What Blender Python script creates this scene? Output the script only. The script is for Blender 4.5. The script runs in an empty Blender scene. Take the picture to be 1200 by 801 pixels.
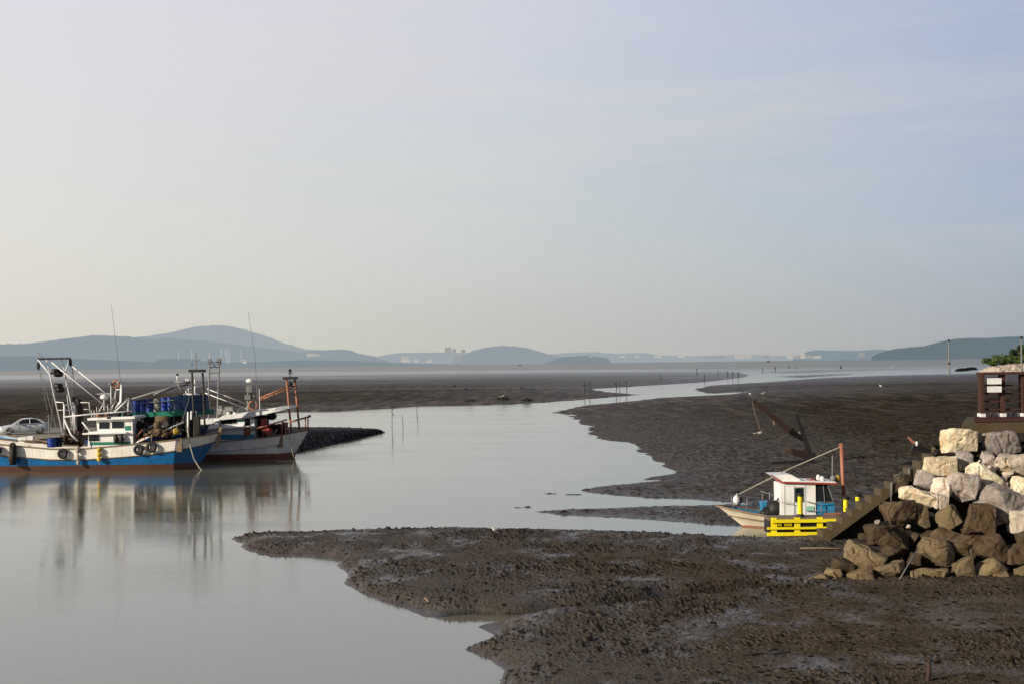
import bpy, bmesh, math, random
import numpy as np
from mathutils import Vector, Matrix, noise as mnoise
R = math.radians
rnd = random.Random(7)
scene = bpy.context.scene
col = scene.collection
# ---------------------------------------------------------------- camera geometry (survey of the place)
F = 1667.0; H = 8.0; ROLL = R(0.72); CX, CY = 600.0, 400.5; HV = 24.5
ca, sa = math.cos(ROLL), math.sin(ROLL)
def uv(px, py):
    dx, dy = px-CX, py-CY
    return dx*ca-dy*sa, dx*sa+dy*ca-HV
def W(px, py, d=None, z=None):
    """world point seen at survey bearing (px, py), at depth d or on height z"""
    u, v = uv(px, py)
    if d is None: d = (H-z)*F/v
    return Vector((u/F*d, d, H-v/F*d))
# ---------------------------------------------------------------- mesh builder
class MB:
    def __init__(s): s.v = []; s.f = []
    def add(s, vs, fs):
        o = len(s.v); s.v += [tuple(p) for p in vs]; s.f += [tuple(i+o for i in f) for f in fs]; return s
    def hexa(s, p):   # 4 bottom, 4 top
        return s.add(p, [(3,2,1,0),(4,5,6,7),(0,1,5,4),(1,2,6,5),(2,3,7,6),(3,0,4,7)])
    def box(s, c, d, rz=0, ry=0, rx=0, taper=1.0):
        x, y, z = d[0]/2, d[1]/2, d[2]/2
        ps = [Vector((a*x*(taper if k>0 else 1), b*y*(taper if k>0 else 1), k*z)) for k in (-1,1) for a,b in ((-1,-1),(1,-1),(1,1),(-1,1))]
        m = Matrix.Rotation(rz,3,'Z') @ Matrix.Rotation(ry,3,'Y') @ Matrix.Rotation(rx,3,'X')
        return s.hexa([m@p+Vector(c) for p in ps])
    def tube(s, pts, r, n=6, r1=None, cap=True):
        pts = [Vector(p) for p in pts]; m = len(pts); vs = []
        for i, p in enumerate(pts):
            t = (pts[min(i+1,m-1)]-pts[max(i-1,0)]).normalized()
            a = t.orthogonal().normalized() if abs(t.z) > 0.9 else t.cross(Vector((0,0,1))).normalized()
            b = t.cross(a)
            rr = r if r1 is None else r+(r1-r)*i/(m-1)
            for k in range(n):
                an = 2*math.pi*k/n; vs.append(p+a*math.cos(an)*rr+b*math.sin(an)*rr)
        fs = [(i*n+k, i*n+(k+1)%n, (i+1)*n+(k+1)%n, (i+1)*n+k) for i in range(m-1) for k in range(n)]
        if cap: fs += [tuple(range(n))[::-1], tuple((m-1)*n+k for k in range(n))]
        return s.add(vs, fs)
    def lathe(s, prof, c=(0,0,0), axis='Z', n=14):
        c = Vector(c); vs = []
        for r, h in prof:
            for k in range(n):
                a = 2*math.pi*k/n; p = (r*math.cos(a), r*math.sin(a), h)
                if axis == 'Y': p = (p[0], p[2], p[1])
                if axis == 'X': p = (p[2], p[0], p[1])
                vs.append(c+Vector(p))
        m = len(prof)
        fs = [(i*n+k, i*n+(k+1)%n, (i+1)*n+(k+1)%n, (i+1)*n+k) for i in range(m-1) for k in range(n)]
        fs += [tuple(range(n))[::-1], tuple((m-1)*n+k for k in range(n))]
        return s.add(vs, fs)
    def torus(s, c, R1, r, axis='Y', n=18, k=8, a0=0, a1=2*math.pi):
        c = Vector(c); vs = []; full = abs(a1-a0-2*math.pi) < 1e-6
        for i in range(n if full else n+1):
            a = a0+(a1-a0)*i/n
            for j in range(k):
                b = 2*math.pi*j/k; rr = R1+r*math.cos(b); p = (rr*math.cos(a), r*math.sin(b), rr*math.sin(a))
                if axis == 'X': p = (p[1], p[0], p[2])
                if axis == 'Z': p = (p[0], p[2], p[1])
                vs.append(c+Vector(p))
        N = n if full else n+1
        fs = [(i*k+j, ((i+1)%N)*k+j, ((i+1)%N)*k+(j+1)%k, i*k+(j+1)%k) for i in range(n) for j in range(k)]
        return s.add(vs, fs)
    def prism(s, poly, y0, y1):      # poly in x-z, extruded along y
        n = len(poly)
        vs = [(x,y0,z) for x,z in poly]+[(x,y1,z) for x,z in poly]
        return s.add(vs, [tuple(range(n)), tuple(range(2*n-1,n-1,-1))]+[(i,(i+1)%n+0,(i+1)%n+n,i+n)[::-1] for i in range(n)])
    def ball(s, c, r, seg=10, rings=7, sq=(1,1,1)):
        c = Vector(c); pr = [(max(1e-3,math.sin(math.pi*i/rings))*r, -math.cos(math.pi*i/rings)*r) for i in range(rings+1)]
        vs = []
        for rr, h in pr:
            for k in range(seg):
                a = 2*math.pi*k/seg; vs.append(c+Vector((rr*math.cos(a)*sq[0], rr*math.sin(a)*sq[1], h*sq[2])))
        return s.add(vs, [(i*seg+k, i*seg+(k+1)%seg, (i+1)*seg+(k+1)%seg, (i+1)*seg+k) for i in range(rings) for k in range(seg)])
    def build(s, name, mat, parent=None, smooth=False, bevel=0, fixn=True):
        me = bpy.data.meshes.new(name); me.from_pydata(s.v, [], s.f)
        if fixn or bevel:
            bm = bmesh.new(); bm.from_mesh(me)
            bmesh.ops.recalc_face_normals(bm, faces=bm.faces)
            if bevel:
                bmesh.ops.bevel(bm, geom=list(bm.edges), offset=bevel, segments=2, affect='EDGES', profile=0.6)
            bm.to_mesh(me); bm.free()
        if smooth: me.shade_smooth()
        me.materials.append(mat)
        o = bpy.data.objects.new(name, me); col.objects.link(o)
        if parent: o.parent = parent
        return o
def tag(o, label=None, cat=None, group=None, kind=None):
    if label: o['label'] = label
    if cat: o['category'] = cat
    if group: o['group'] = group
    if kind: o['kind'] = kind
    return o
def empty(name, loc, label, cat, group=None, rz=0):
    o = bpy.data.objects.new(name, None); col.objects.link(o); o.location = loc; o.rotation_euler.z = rz
    o.empty_display_size = .2
    return tag(o, label, cat, group)
# ---------------------------------------------------------------- materials
def nt(name):
    m = bpy.data.materials.new(name); m.use_nodes = True
    t = m.node_tree; b = t.nodes['Principled BSDF']; return m, t, b
def N(t, typ, **k):
    n = t.nodes.new(typ)
    for a, v in k.items():
        if a.startswith('_'): setattr(n, a[1:], v)
        else: n.inputs[a.replace('__',' ')].default_value = v
    return n
def ramp(t, stops, interp='LINEAR'):
    n = t.nodes.new('ShaderNodeValToRGB'); e = n.color_ramp.elements; n.color_ramp.interpolation = interp
    while len(e) > 1: e.remove(e[-1])
    e[0].position = stops[0][0]; e[0].color = (*stops[0][1],1) if not isinstance(stops[0][1],(int,float)) else (stops[0][1],)*3+(1,)
    for p, c in stops[1:]:
        x = e.new(p); x.color = (*c,1) if not isinstance(c,(int,float)) else (c,c,c,1)
    return n
def mixc(t, f, a, b, mode='MIX'):
    n = t.nodes.new('ShaderNodeMix'); n.data_type = 'RGBA'; n.blend_type = mode
    for s, v in ((0,f),(6,a),(7,b)):
        if hasattr(v,'links') or hasattr(v,'is_linked'): t.links.new(v, n.inputs[s])
        elif isinstance(v,(int,float)): n.inputs[s].default_value = v
        else: n.inputs[s].default_value = (*v,1)
    return n.outputs[2]
def mathn(t, op, a, b=None, c=None, clamp=False):
    n = t.nodes.new('ShaderNodeMath'); n.operation = op; n.use_clamp = clamp
    for i, v in enumerate((a,b,c)):
        if v is None: continue
        if isinstance(v,(int,float)): n.inputs[i].default_value = v
        else: t.links.new(v, n.inputs[i])
    return n.outputs[0]
def pos(t, scale=(1,1,1), world=True):
    g = t.nodes.new('ShaderNodeNewGeometry') if world else t.nodes.new('ShaderNodeTexCoord')
    m = t.nodes.new('ShaderNodeMapping'); m.inputs['Scale'].default_value = scale
    t.links.new(g.outputs['Position'] if world else g.outputs['Object'], m.inputs['Vector']); return m.outputs[0]
def noi(t, vec, scale, detail=4, rough=.6):
    n = t.nodes.new('ShaderNodeTexNoise'); n.inputs['Scale'].default_value = scale; n.inputs['Detail'].default_value = detail; n.inputs['Roughness'].default_value = rough
    t.links.new(vec, n.inputs['Vector']); return n.outputs['Fac']
def paint(name, c, rough=.5, grime=(.10,.07,.045), g=.45, streak=True, metal=0, bump=.3, wet=False):
    """weathered paint: blotchy tone, vertical grime or rust runs, slight unevenness"""
    m, t, b = nt(name)
    p = pos(t, (1,1,1))
    n1 = noi(t, p, 1.3, 5); n2 = noi(t, pos(t, (5,5,.6) if streak else (3,3,3)), 1.6, 5, .7)
    r1 = ramp(t, [(.3,.82),(.7,1.08)]); t.links.new(n1, r1.inputs[0])
    base = mixc(t, 1.0, c, r1.outputs[0], 'MULTIPLY')
    r2 = ramp(t, [(.52,0),(.72,g)]); t.links.new(n2, r2.inputs[0])
    cc = mixc(t, r2.outputs[0], base, grime)
    t.links.new(cc, b.inputs['Base Color'])
    b.inputs['Roughness'].default_value = rough; b.inputs['Metallic'].default_value = metal
    if bump:
        bp = N(t, 'ShaderNodeBump', Strength=bump, Distance=.02); t.links.new(noi(t, p, 18, 3), bp.inputs['Height']); t.links.new(bp.outputs[0], b.inputs['Normal'])
    return m
def glassy(name, c=(.015,.02,.022), rough=.08):
    m, t, b = nt(name); n = noi(t, pos(t), 2.0); r = ramp(t, [(.3,[x*.6 for x in c]),(.7,[x*1.6 for x in c])]); t.links.new(n, r.inputs[0])
    t.links.new(r.outputs[0], b.inputs['Base Color']); b.inputs['Roughness'].default_value = rough; return m
M = dict(
 white=paint('white_paint', (.90,.87,.80), .45, (.34,.24,.15), .40),
 cream=paint('cream_hull_paint', (.92,.84,.68), .4, (.45,.28,.15), .3),
 cabin=paint('cabin_white_paint', (.92,.92,.90), .4, (.55,.46,.36), .2),
 pale=paint('pale_blue_white_paint', (.45,.50,.54), .5, (.15,.10,.07), .4),
 blue=paint('blue_hull_paint', (.008,.14,.38), .3, (.008,.02,.04), .7),
 navy=paint('deep_blue_paint', (.01,.045,.17), .4, (.01,.02,.04), .5),
 boot=paint('brown_red_antifouling', (.105,.045,.03), .6, (.03,.018,.012), .6),
 redboot=paint('faded_red_antifouling', (.24,.085,.055), .6, (.08,.045,.03), .6),
 wood=paint('weathered_wood', (.24,.17,.11), .85, (.08,.05,.03), .6, streak=False),
 deckm=paint('worn_deck_paint', (.10,.095,.08), .8, (.06,.05,.04), .6, streak=False),
 green=paint('green_paint', (.01,.22,.14), .45, (.01,.05,.04), .5),
 black=paint('black_paint', (.009,.0085,.008), .6, (.035,.02,.014), .4),
 rust=paint('rusty_steel', (.052,.028,.019), .85, (.03,.016,.011), .8, streak=False),
 orange=paint('orange_red_paint', (.38,.15,.08), .55, (.10,.04,.025), .55),
 pipe=paint('white_pipe_paint', (.78,.78,.78), .4, (.18,.12,.08), .35),
 grey=paint('grey_steel', (.20,.20,.20), .5, (.10,.06,.04), .4),
 rubber=paint('black_rubber', (.016,.015,.014), .7, (.05,.045,.04), .3, streak=False),
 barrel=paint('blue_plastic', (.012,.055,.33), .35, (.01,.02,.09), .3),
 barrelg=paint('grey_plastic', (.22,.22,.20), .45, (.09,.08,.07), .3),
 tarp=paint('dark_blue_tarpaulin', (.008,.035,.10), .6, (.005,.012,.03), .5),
 yellow=paint('yellow_paint', (.86,.72,.012), .45, (.45,.30,.03), .18),
 ybuoy=paint('yellow_foam', (.62,.42,.04), .6, (.25,.15,.03), .4, streak=False),
 rope=paint('pale_rope', (.40,.37,.31), .9, (.2,.17,.12), .4, streak=False),
 net=paint('brown_net', (.14,.09,.045), .95, (.05,.035,.02), .6, streak=False, bump=1),
 ltblue=paint('light_blue_paint', (.03,.26,.50), .4, (.02,.08,.15), .35),
 mint=paint('mint_paint', (.30,.62,.50), .5, (.2,.3,.25), .3),
 redtrim=paint('red_trim_paint', (.35,.06,.04), .5, (.12,.04,.03), .4),
 grime=paint('dark_machinery', (.012,.010,.008), .7, (.06,.028,.018), .5, streak=False),
 brownwood=paint('dark_stained_timber', (.055,.019,.012), .85, (.03,.014,.01), .5),
 plate=paint('white_plate', (.82,.82,.80), .4, (.4,.38,.35), .2),
 car=paint('silver_white_car_paint', (.62,.66,.70), .22, (.40,.42,.44), .15, bump=0),
 glass=glassy('dark_glass'), carglass=glassy('tinted_car_glass', (.02,.028,.035), .05),
 chrome=paint('bright_metal', (.6,.6,.6), .25, (.3,.3,.3), .2, metal=.9, bump=0),
 lamp=paint('lamp_lens', (.75,.77,.78), .15, (.5,.5,.5), .2, bump=0),
)
M['car'].node_tree.nodes['Principled BSDF'].inputs['Coat Weight'].default_value = .6
# ---------------------------------------------------------------- numpy noise
def _h(ix, iy, s):
    h = (ix.astype(np.int64)*374761393 + iy.astype(np.int64)*668265263 + s*974634777) & 0x7fffffff
    h = ((h ^ (h >> 13)) * 1274126177) & 0x7fffffff
    return ((h ^ (h >> 16)) & 0xffffff)/float(0xffffff)
def vnoise(x, y, s=0):
    ix = np.floor(x); iy = np.floor(y); fx = x-ix; fy = y-iy
    fx = fx*fx*(3-2*fx); fy = fy*fy*(3-2*fy)
    a = _h(ix,iy,s); b = _h(ix+1,iy,s); c = _h(ix,iy+1,s); d = _h(ix+1,iy+1,s)
    return (a+(b-a)*fx)*(1-fy)+(c+(d-c)*fx)*fy-.5
def fbm(x, y, o=4, s=0):
    r = 0; a = 1
    for i in range(o): r = r+a*vnoise(x+17.3*i, y-9.1*i, s+i); x = x*2.03; y = y*2.03; a *= .5
    return r
def clods(x, y, cell, s, prob=.6, rad=(.22,.5)):
    """rounded lumps scattered on jittered cells"""
    x = x/cell; y = y/cell; ix = np.floor(x); iy = np.floor(y); out = np.zeros_like(x)
    for dx in (-1,0,1):
        for dy in (-1,0,1):
            jx = ix+dx; jy = iy+dy
            cx = jx+.15+.7*_h(jx,jy,s); cy = jy+.15+.7*_h(jx,jy,s+1)
            r = rad[0]+(rad[1]-rad[0])*_h(jx,jy,s+2); k = _h(jx,jy,s+3)
            q = 1-((x-cx)**2+(y-cy)**2)/(r*r)
            b = np.sqrt(np.clip(q,0,1))*r*(.5+.9*_h(jx,jy,s+4))*(k < prob)
            out = np.maximum(out, b)
    return out*cell
# ================================================================ SETTING: mudflat, water, hills
def poly(pts): return [tuple(W(px,py,z=0)[:2]) for px,py in pts]
near_bank = poly([(271,630),(300,625),(400,622),(540,619),(640,621),(720,624),(800,629.5),(870,632),(940,633),(1000,632),(1300,600),(2400,640),(2400,1500),(560,1500),(575,870),(590,801),(594,785),(572,772),(542,760),(560,755),(583,745),(590,735),(612,724),(560,721),(520,719),(490,715),(450,705),(425,693),(408,683),(414,675),(392,662),(402,656),(370,652),(335,649),(300,648),(285,640)])
spit = poly([(625,599),(667,596),(712,595),(780,592),(838,591),(866,590),(900,592),(960,600),(1100,600),(1300,600),(1300,617),(990,617),(860,616),(822,614),(766,608),(712,606),(656,603)])
right_flat = poly([(648,483),(667,478),(690,474),(726,471),(780,465),(825,463),(860,461),(880,458),(833,461),(812,456),(833,451),(900,447),(967,442),(1033,439.5),(1147,437),(1260,434),(2400,420),(2400,640),(1300,600),(1000,606),(900,594),(866,588),(838,586),(816,585),(766,583),(724,580),(690,577),(679,573),(700,570),(740,566),(780,562),(755,562),(755,558.5),(780,556),(793,551),(771,541),(746,526),(744,519),(703,514),(688,506),(694,500),(672,491),(670,486)])
left_flat = poly([(-900,560),(-200,520),(200,500),(290,492),(310,485),(340,482),(400,481),(505,475),(596,473),(645,471),(694,467),(753,462),(715,459),(694,455.5),(750,452),(820,448),(872,442),(880,438.5),(860,435),(835,432.5),(700,432.5),(500,434.5),(300,436),(-300,443.5),(-2400,470)])
bars = [poly([(884,436),(930,433.5),(1010,431.5),(1080,430),(1090,431.5),(1000,434.5),(930,437)]),
        poly([(905,441),(950,438.5),(1010,437),(1000,438.5),(940,442)])]
islets = [poly([(617,576.5),(623,576),(624,577.5),(618,577.8)]), poly([(630,577.2),(652,577),(655,578.6),(632,578.8)]), poly([(661,578.3),(682,577.6),(684,579.6),(663,580)]),
          poly([(604,593.6),(609,593.4),(609,594.6),(604,594.8)]), poly([(616,593.8),(621,593.4),(621,594.8),(616,595)])]
polys = [near_bank, spit, right_flat, left_flat]+bars+islets
ys = [27.0]
while ys[-1] < 3400: ys.append(ys[-1]+max(.055, .30*ys[-1]**2/11370))
ys += [3900, 4600, 5600, 7000, 9000]
ys = np.array(ys)
us = np.concatenate([np.linspace(-1.1,-.42,30)[:-1], np.linspace(-.42,.42,1120), np.linspace(.42,1.1,30)[1:]])
def sdf(X, Y):
    best = np.full(X.shape, -1e9)
    for pl in polys:
        d2 = np.full(X.shape, 1e18); ins = np.zeros(X.shape, bool); n = len(pl)
        for i in range(n):
            ax, ay = pl[i]; bx, by = pl[(i+1)%n]; ex, ey = bx-ax, by-ay
            t = np.clip(((X-ax)*ex+(Y-ay)*ey)/(ex*ex+ey*ey+1e-9),0,1)
            d2 = np.minimum(d2, (X-ax-t*ex)**2+(Y-ay-t*ey)**2)
            if ay != by:
                c = ((ay > Y) != (by > Y)) & (X < (bx-ax)*(Y-ay)/(by-ay)+ax); ins ^= c
        d = np.sqrt(d2); best = np.maximum(best, np.where(ins, d, -d))
    return best
def seg_dist(X, Y, pts):
    d2 = np.full(X.shape, 1e18)
    for (ax,ay),(bx,by) in zip(pts[:-1],pts[1:]):
        ex, ey = bx-ax, by-ay; t = np.clip(((X-ax)*ex+(Y-ay)*ey)/(ex*ex+ey*ey),0,1)
        d2 = np.minimum(d2, (X-ax-t*ex)**2+(Y-ay-t*ey)**2)
    return np.sqrt(d2)
gully = poly([(560,722),(620,721),(680,719),(730,714),(780,706),(840,700),(900,697)])
gully2 = poly([(470,646),(430,650),(400,655),(350,651)])
def coarse(ys_, us_):
    U, Yc = np.meshgrid(us_, ys_); return U*Yc, Yc
def mud_height(X, Y, sd, g1):
    wob = fbm(X/3.1, Y/3.1, 4, 3)*.9*np.clip(Y/60,.6,3)+fbm(X/.5, Y/.5, 3, 9)*.16
    s = sd+wob*np.clip((sd+4)/8,0.2,1)
    near = np.clip((72-Y)/8, 0, 1)
    ks = np.clip((X/Y-.0)/.05,0,1); lf = 1.6+(5.4+Y/30)*np.where(Y > 172, ks, 1)
    bank = np.where(s > 0, near*(.34*(1-np.exp(-np.maximum(s,0)/.75)))+(1-near)*.30*(1-np.exp(-np.maximum(s,0)/lf)), np.maximum(s*.16,-.6))
    bank = bank+np.where(s > 0, .10*fbm(X/9,Y/9,3,21)*np.clip(s/6,0,1)*np.clip(300/Y,0,1), 0)
    # low wave-cut ridges
    rid = 1-2*np.abs(vnoise((X+fbm(X/4,Y/4,3,66)*3)/3.4, Y/1.5, 31)); bank += np.where(s > .5, .022*rid*near, 0)
    bank += np.where(s > 0, .05*fbm(X/1.6, Y/1.6, 3, 77)*np.clip(s/1.5,0,1)*np.clip((110-Y)/50,0,1), 0)
    # drainage gully between the two near banks
    gd = g1+fbm(X/1.2,Y/1.2,2,44)*.5
    bank -= .30*np.exp(-(gd/.62)**2)*np.clip((14.5-X)/9,0,1)*(Y < 60)
    bank += .12*np.exp(-((gd-1.6)/.9)**2)*(Y < 60)
    # clods thrown up by burrowing crabs
    patch = np.clip(.5+2.0*fbm(X/2.6,Y/2.0,4,55), .0, 1.3)
    fade = np.clip((240-Y)/150, 0, 1)
    c1 = clods(X,Y,.155,100,.72,(.18,.44)); c2 = clods(X+3.3,Y+1.7,.36,200,.30,(.14,.34)); c3 = clods(X,Y,.11,300,.45)
    c = c1*(1.15*patch)+c2*.95*patch+c3*.7
    c *= (1+1.3*fbm(X/.06,Y/.06,2,81))*.72
    far = clods(X,Y,.62,400,.5,(.2,.45))*.42*np.clip(.6+1.2*fbm(X/9,Y/9,3,91),.1,1.3)
    edge = np.clip((s+.12)/.35, 0, 1)
    kf = np.clip((Y-58)/40,0,1)*np.clip((330-Y)/150,0,1); kn = fade*np.clip((120-Y)/50,0,1)
    z = bank+edge*(c*kn+far*kf)
    z += edge*.012*fbm(X/.11,Y/.11,2,71)*np.clip((70-Y)/20,0,1)
    cl = np.clip(np.maximum(c1*np.clip(patch*1.5,0,1),c2)*kn/.045-.15,0,1)+np.clip(far*kf/.05,0,1)*.75
    return z, np.clip(cl,0,1)*edge, np.clip(np.exp(-((gd+.35)/1.0)**2)*1.1,0,1)*(Y < 62)*np.clip((17-X)/8,0,1)
def make_ground():
    iu = np.linspace(0, len(us)-1, 300); iy = np.linspace(0, len(ys)-1, 380)
    uc = np.interp(iu, np.arange(len(us)), us); yc = np.interp(iy, np.arange(len(ys)), ys)
    Xc, Yc = coarse(yc, uc); sc = sdf(Xc, Yc)
    # bilinear up-sampling in grid space
    tu = np.interp(us, uc, np.arange(len(uc))); ty = np.interp(ys, yc, np.arange(len(yc)))
    a = np.clip(np.floor(ty).astype(int),0,len(yc)-2); b = np.clip(np.floor(tu).astype(int),0,len(uc)-2)
    fy = (ty-a)[:,None]; fx = (tu-b)[None,:]
    def up(q): return (q[a][:,b]*(1-fx)+q[a][:,b+1]*fx)*(1-fy)+(q[a+1][:,b]*(1-fx)+q[a+1][:,b+1]*fx)*fy
    U, Y = np.meshgrid(us, ys); X = U*Y
    sd = up(sc); g1 = up(seg_dist(Xc,Yc,gully))
    Z = np.empty_like(X); CL = np.empty_like(X); DT = np.empty_like(X)
    for i in range(0, len(ys), 200):
        sl = slice(i, i+200); Z[sl], CL[sl], DT[sl] = mud_height(X[sl], Y[sl], sd[sl], g1[sl])
    Z = np.where(Y > 3500, -1.0, Z)
    ny, nx = X.shape
    co = np.stack([X,Y,Z],-1).reshape(-1,3).astype(np.float32)
    me = bpy.data.meshes.new('mudflat'); me.vertices.add(len(co)); me.vertices.foreach_set('co', co.ravel())
    idx = np.arange(ny*nx).reshape(ny,nx)
    q = np.stack([idx[:-1,:-1],idx[:-1,1:],idx[1:,1:],idx[1:,:-1]],-1).reshape(-1,4)
    me.loops.add(q.size); me.loops.foreach_set('vertex_index', q.ravel().astype(np.int32))
    me.polygons.add(len(q)); me.polygons.foreach_set('loop_start', np.arange(0,q.size,4,dtype=np.int32)); me.polygons.foreach_set('loop_total', np.full(len(q),4,np.int32))
    me.update(); me.shade_smooth()
    at = me.attributes.new('shore','FLOAT','POINT'); at.data.foreach_set('value', sd.ravel().astype(np.float32))
    at = me.attributes.new('clod','FLOAT','POINT'); at.data.foreach_set('value', CL.ravel().astype(np.float32))
    at = me.attributes.new('ditch','FLOAT','POINT'); at.data.foreach_set('value', DT.ravel().astype(np.float32))
    o = bpy.data.objects.new('mudflat', me); col.objects.link(o); me.materials.append(mud_mat()); tag(o, kind='structure')
    return co, ny, nx
def mud_mat():
    m, t, b = nt('wet_mud'); L = t.links.new
    g = t.nodes.new('ShaderNodeNewGeometry'); sp = t.nodes.new('ShaderNodeSeparateXYZ'); L(g.outputs['Position'], sp.inputs[0])
    Y = sp.outputs['Y']; Z = sp.outputs['Z']; X = sp.outputs['X']
    p = pos(t); sh = t.nodes.new('ShaderNodeAttribute'); sh.attribute_name = 'shore'; S = sh.outputs['Fac']
    fine = noi(t, p, 9, 6, .75); mid = noi(t, p, .9, 5, .6)
    r = ramp(t, [(.30,(.026,.020,.014)),(.45,(.066,.053,.040)),(.58,(.112,.093,.073)),(.74,(.23,.20,.165))]); L(fine, r.inputs[0])
    tone = ramp(t, [(.3,(.70,.66,.60)),(.7,(1.22,1.22,1.22))]); L(mid, tone.inputs[0])
    c = mixc(t, 1, r.outputs[0], tone.outputs[0], 'MULTIPLY')
    # greyer silt sheen close to the channel and along lower ground
    grey = mathn(t,'SUBTRACT', 1.0, mathn(t,'DIVIDE', S, mathn(t,'MULTIPLY_ADD', Y, .16, 1.5), clamp=True), clamp=True)
    c = mixc(t, mathn(t,'MULTIPLY', grey, .55), c, (.085,.076,.068))
    # thrown-up clods are darker than the slick between them
    ca_ = t.nodes.new('ShaderNodeAttribute'); ca_.attribute_name = 'clod'
    vo = t.nodes.new('ShaderNodeTexVoronoi'); vo.inputs['Scale'].default_value = 2.3; L(p, vo.inputs['Vector'])
    vq = ramp(t, [(.12,1.0),(.36,0.0)]); L(vo.outputs['Distance'], vq.inputs[0])
    kf = t.nodes.new('ShaderNodeMapRange'); kf.inputs['From Min'].default_value = 55; kf.inputs['From Max'].default_value = 110; L(Y, kf.inputs['Value'])
    vr = ramp(t, [(.0,0.0),(1,1.0)]); L(mathn(t,'MAXIMUM', ca_.outputs['Fac'], mathn(t,'MULTIPLY', vq.outputs[0], kf.outputs[0])), vr.inputs[0])
    c = mixc(t, mathn(t,'MULTIPLY', vr.outputs[0], .88), c, (.009,.0065,.0045))
    dt_ = t.nodes.new('ShaderNodeAttribute'); dt_.attribute_name = 'ditch'; c = mixc(t, mathn(t,'MULTIPLY', dt_.outputs['Fac'], .72), c, (.018,.013,.009))
    # wide inner flats are browner and darker
    inn = t.nodes.new('ShaderNodeMapRange'); inn.inputs['From Min'].default_value = 70; inn.inputs['From Max'].default_value = 150; inn.inputs['To Max'].default_value = .80; L(Y, inn.inputs['Value'])
    c = mixc(t, mathn(t,'MULTIPLY', inn.outputs[0], mathn(t,'SUBTRACT', 1.0, grey)), c, (.048,.039,.028))
    # far, smooth, water-covered flats
    streak = noi(t, pos(t,(.0035,.035,1)), 1.0, 5, .6)
    farf = t.nodes.new('ShaderNodeMapRange'); farf.inputs['From Min'].default_value = 280; farf.inputs['From Max'].default_value = 1250; farf.clamp = True
    L(Y, farf.inputs['Value'])
    wetf = mathn(t,'ADD', mathn(t,'POWER', farf.outputs[0], .8), mathn(t,'MULTIPLY', mathn(t,'SUBTRACT', streak, .5), 1.2), clamp=True)
    wetf = mathn(t,'MULTIPLY', wetf, mathn(t,'MULTIPLY', farf.outputs[0], 4, clamp=True), clamp=True)
    c = mixc(t, wetf, c, (.075,.07,.07))
    gr = noi(t, pos(t,(1,.35,1)), 2.4, 4, .75); gr2 = noi(t, pos(t,(.42,.06,1)), 1.0, 4, .8); kg = t.nodes.new('ShaderNodeMapRange'); kg.inputs['From Min'].default_value = 150; kg.inputs['From Max'].default_value = 260; L(Y, kg.inputs['Value'])
    gm = t.nodes.new('ShaderNodeMix'); L(kg.outputs[0], gm.inputs[0]); L(gr, gm.inputs[2]); L(gr2, gm.inputs[3])
    gq = ramp(t, [(.36,.3),(.52,1.0),(.66,2.4)]); L(gm.outputs[0], gq.inputs[0])
    c = mixc(t, mathn(t,'MULTIPLY', kf.outputs[0], mathn(t,'SUBTRACT', 1.0, wetf)), c, mixc(t, 1, c, gq.outputs[0], 'MULTIPLY'))
    L(c, b.inputs['Base Color'])
    # puddle sheen on near flats
    pud = noi(t, pos(t,(.85,.5,1)), .6, 6, .68); pr = ramp(t, [(.50,.0),(.64,1.0)]); L(pud, pr.inputs[0])
    wetn = mathn(t,'MULTIPLY', pr.outputs[0], mathn(t,'SUBTRACT', 1.0, vr.outputs[0]))
    wetn = mathn(t,'MULTIPLY', wetn, mathn(t,'SUBTRACT', 1.0, mathn(t,'MULTIPLY', kf.outputs[0], .9)))
    # dark saturated rim right at the waterline
    rim = t.nodes.new('ShaderNodeMapRange'); rim.inputs['From Min'].default_value = .11; rim.inputs['From Max'].default_value = .02; L(Z, rim.inputs['Value'])
    rimf = mathn(t,'MULTIPLY', rim.outputs[0], mathn(t,'SUBTRACT', 1.0, kf.outputs[0]))
    L(mixc(t, mathn(t,'MULTIPLY', rimf, .6), c, (.022,.018,.014)), b.inputs['Base Color'])
    wetn = mathn(t,'MAXIMUM', wetn, mathn(t,'MULTIPLY', rimf, .8))
    rr = mathn(t,'SUBTRACT', .78, mathn(t,'MULTIPLY', wetn, .55)); rr = mathn(t,'SUBTRACT', rr, mathn(t,'MULTIPLY', grey, .16))
    rr = mathn(t,'MULTIPLY', rr, mathn(t,'SUBTRACT', 1.0, mathn(t,'MULTIPLY', wetf, .72))); L(rr, b.inputs['Roughness'])
    b.inputs['IOR'].default_value = 1.38
    spc = mathn(t,'ADD', mathn(t,'MULTIPLY', wetf, .9), mathn(t,'MULTIPLY', grey, .24))
    spc = mathn(t,'ADD', spc, mathn(t,'MULTIPLY', wetn, .75)); L(spc, b.inputs['Specular IOR Level'])
    bh = mathn(t,'ADD', noi(t,p,14,5,.7), mathn(t,'MULTIPLY', vr.outputs[0], .8))
    bp = N(t,'ShaderNodeBump', Distance=.05); L(bh, bp.inputs['Height'])
    L(mathn(t,'MULTIPLY', mathn(t,'SUBTRACT',1.0,wetf), .75), bp.inputs['Strength']); L(bp.outputs[0], b.inputs['Normal'])
    return m
GC, GNY, GNX = make_ground()
GZ = GC[:,2].reshape(GNY,GNX)
def gz(x, y):
    i = int(np.clip(np.searchsorted(ys, y)-1, 0, GNY-2)); j = int(np.clip(np.searchsorted(us, x/y)-1, 0, GNX-2))
    return float(max(GZ[i,j], GZ[i+1,j], GZ[i,j+1]))
def on_mud(px, py, sink=0):
    p = W(px, py, z=.3)
    for _ in range(3): p = W(px, py, z=gz(p.x,p.y))
    p.z = gz(p.x,p.y)-sink; return p
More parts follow.
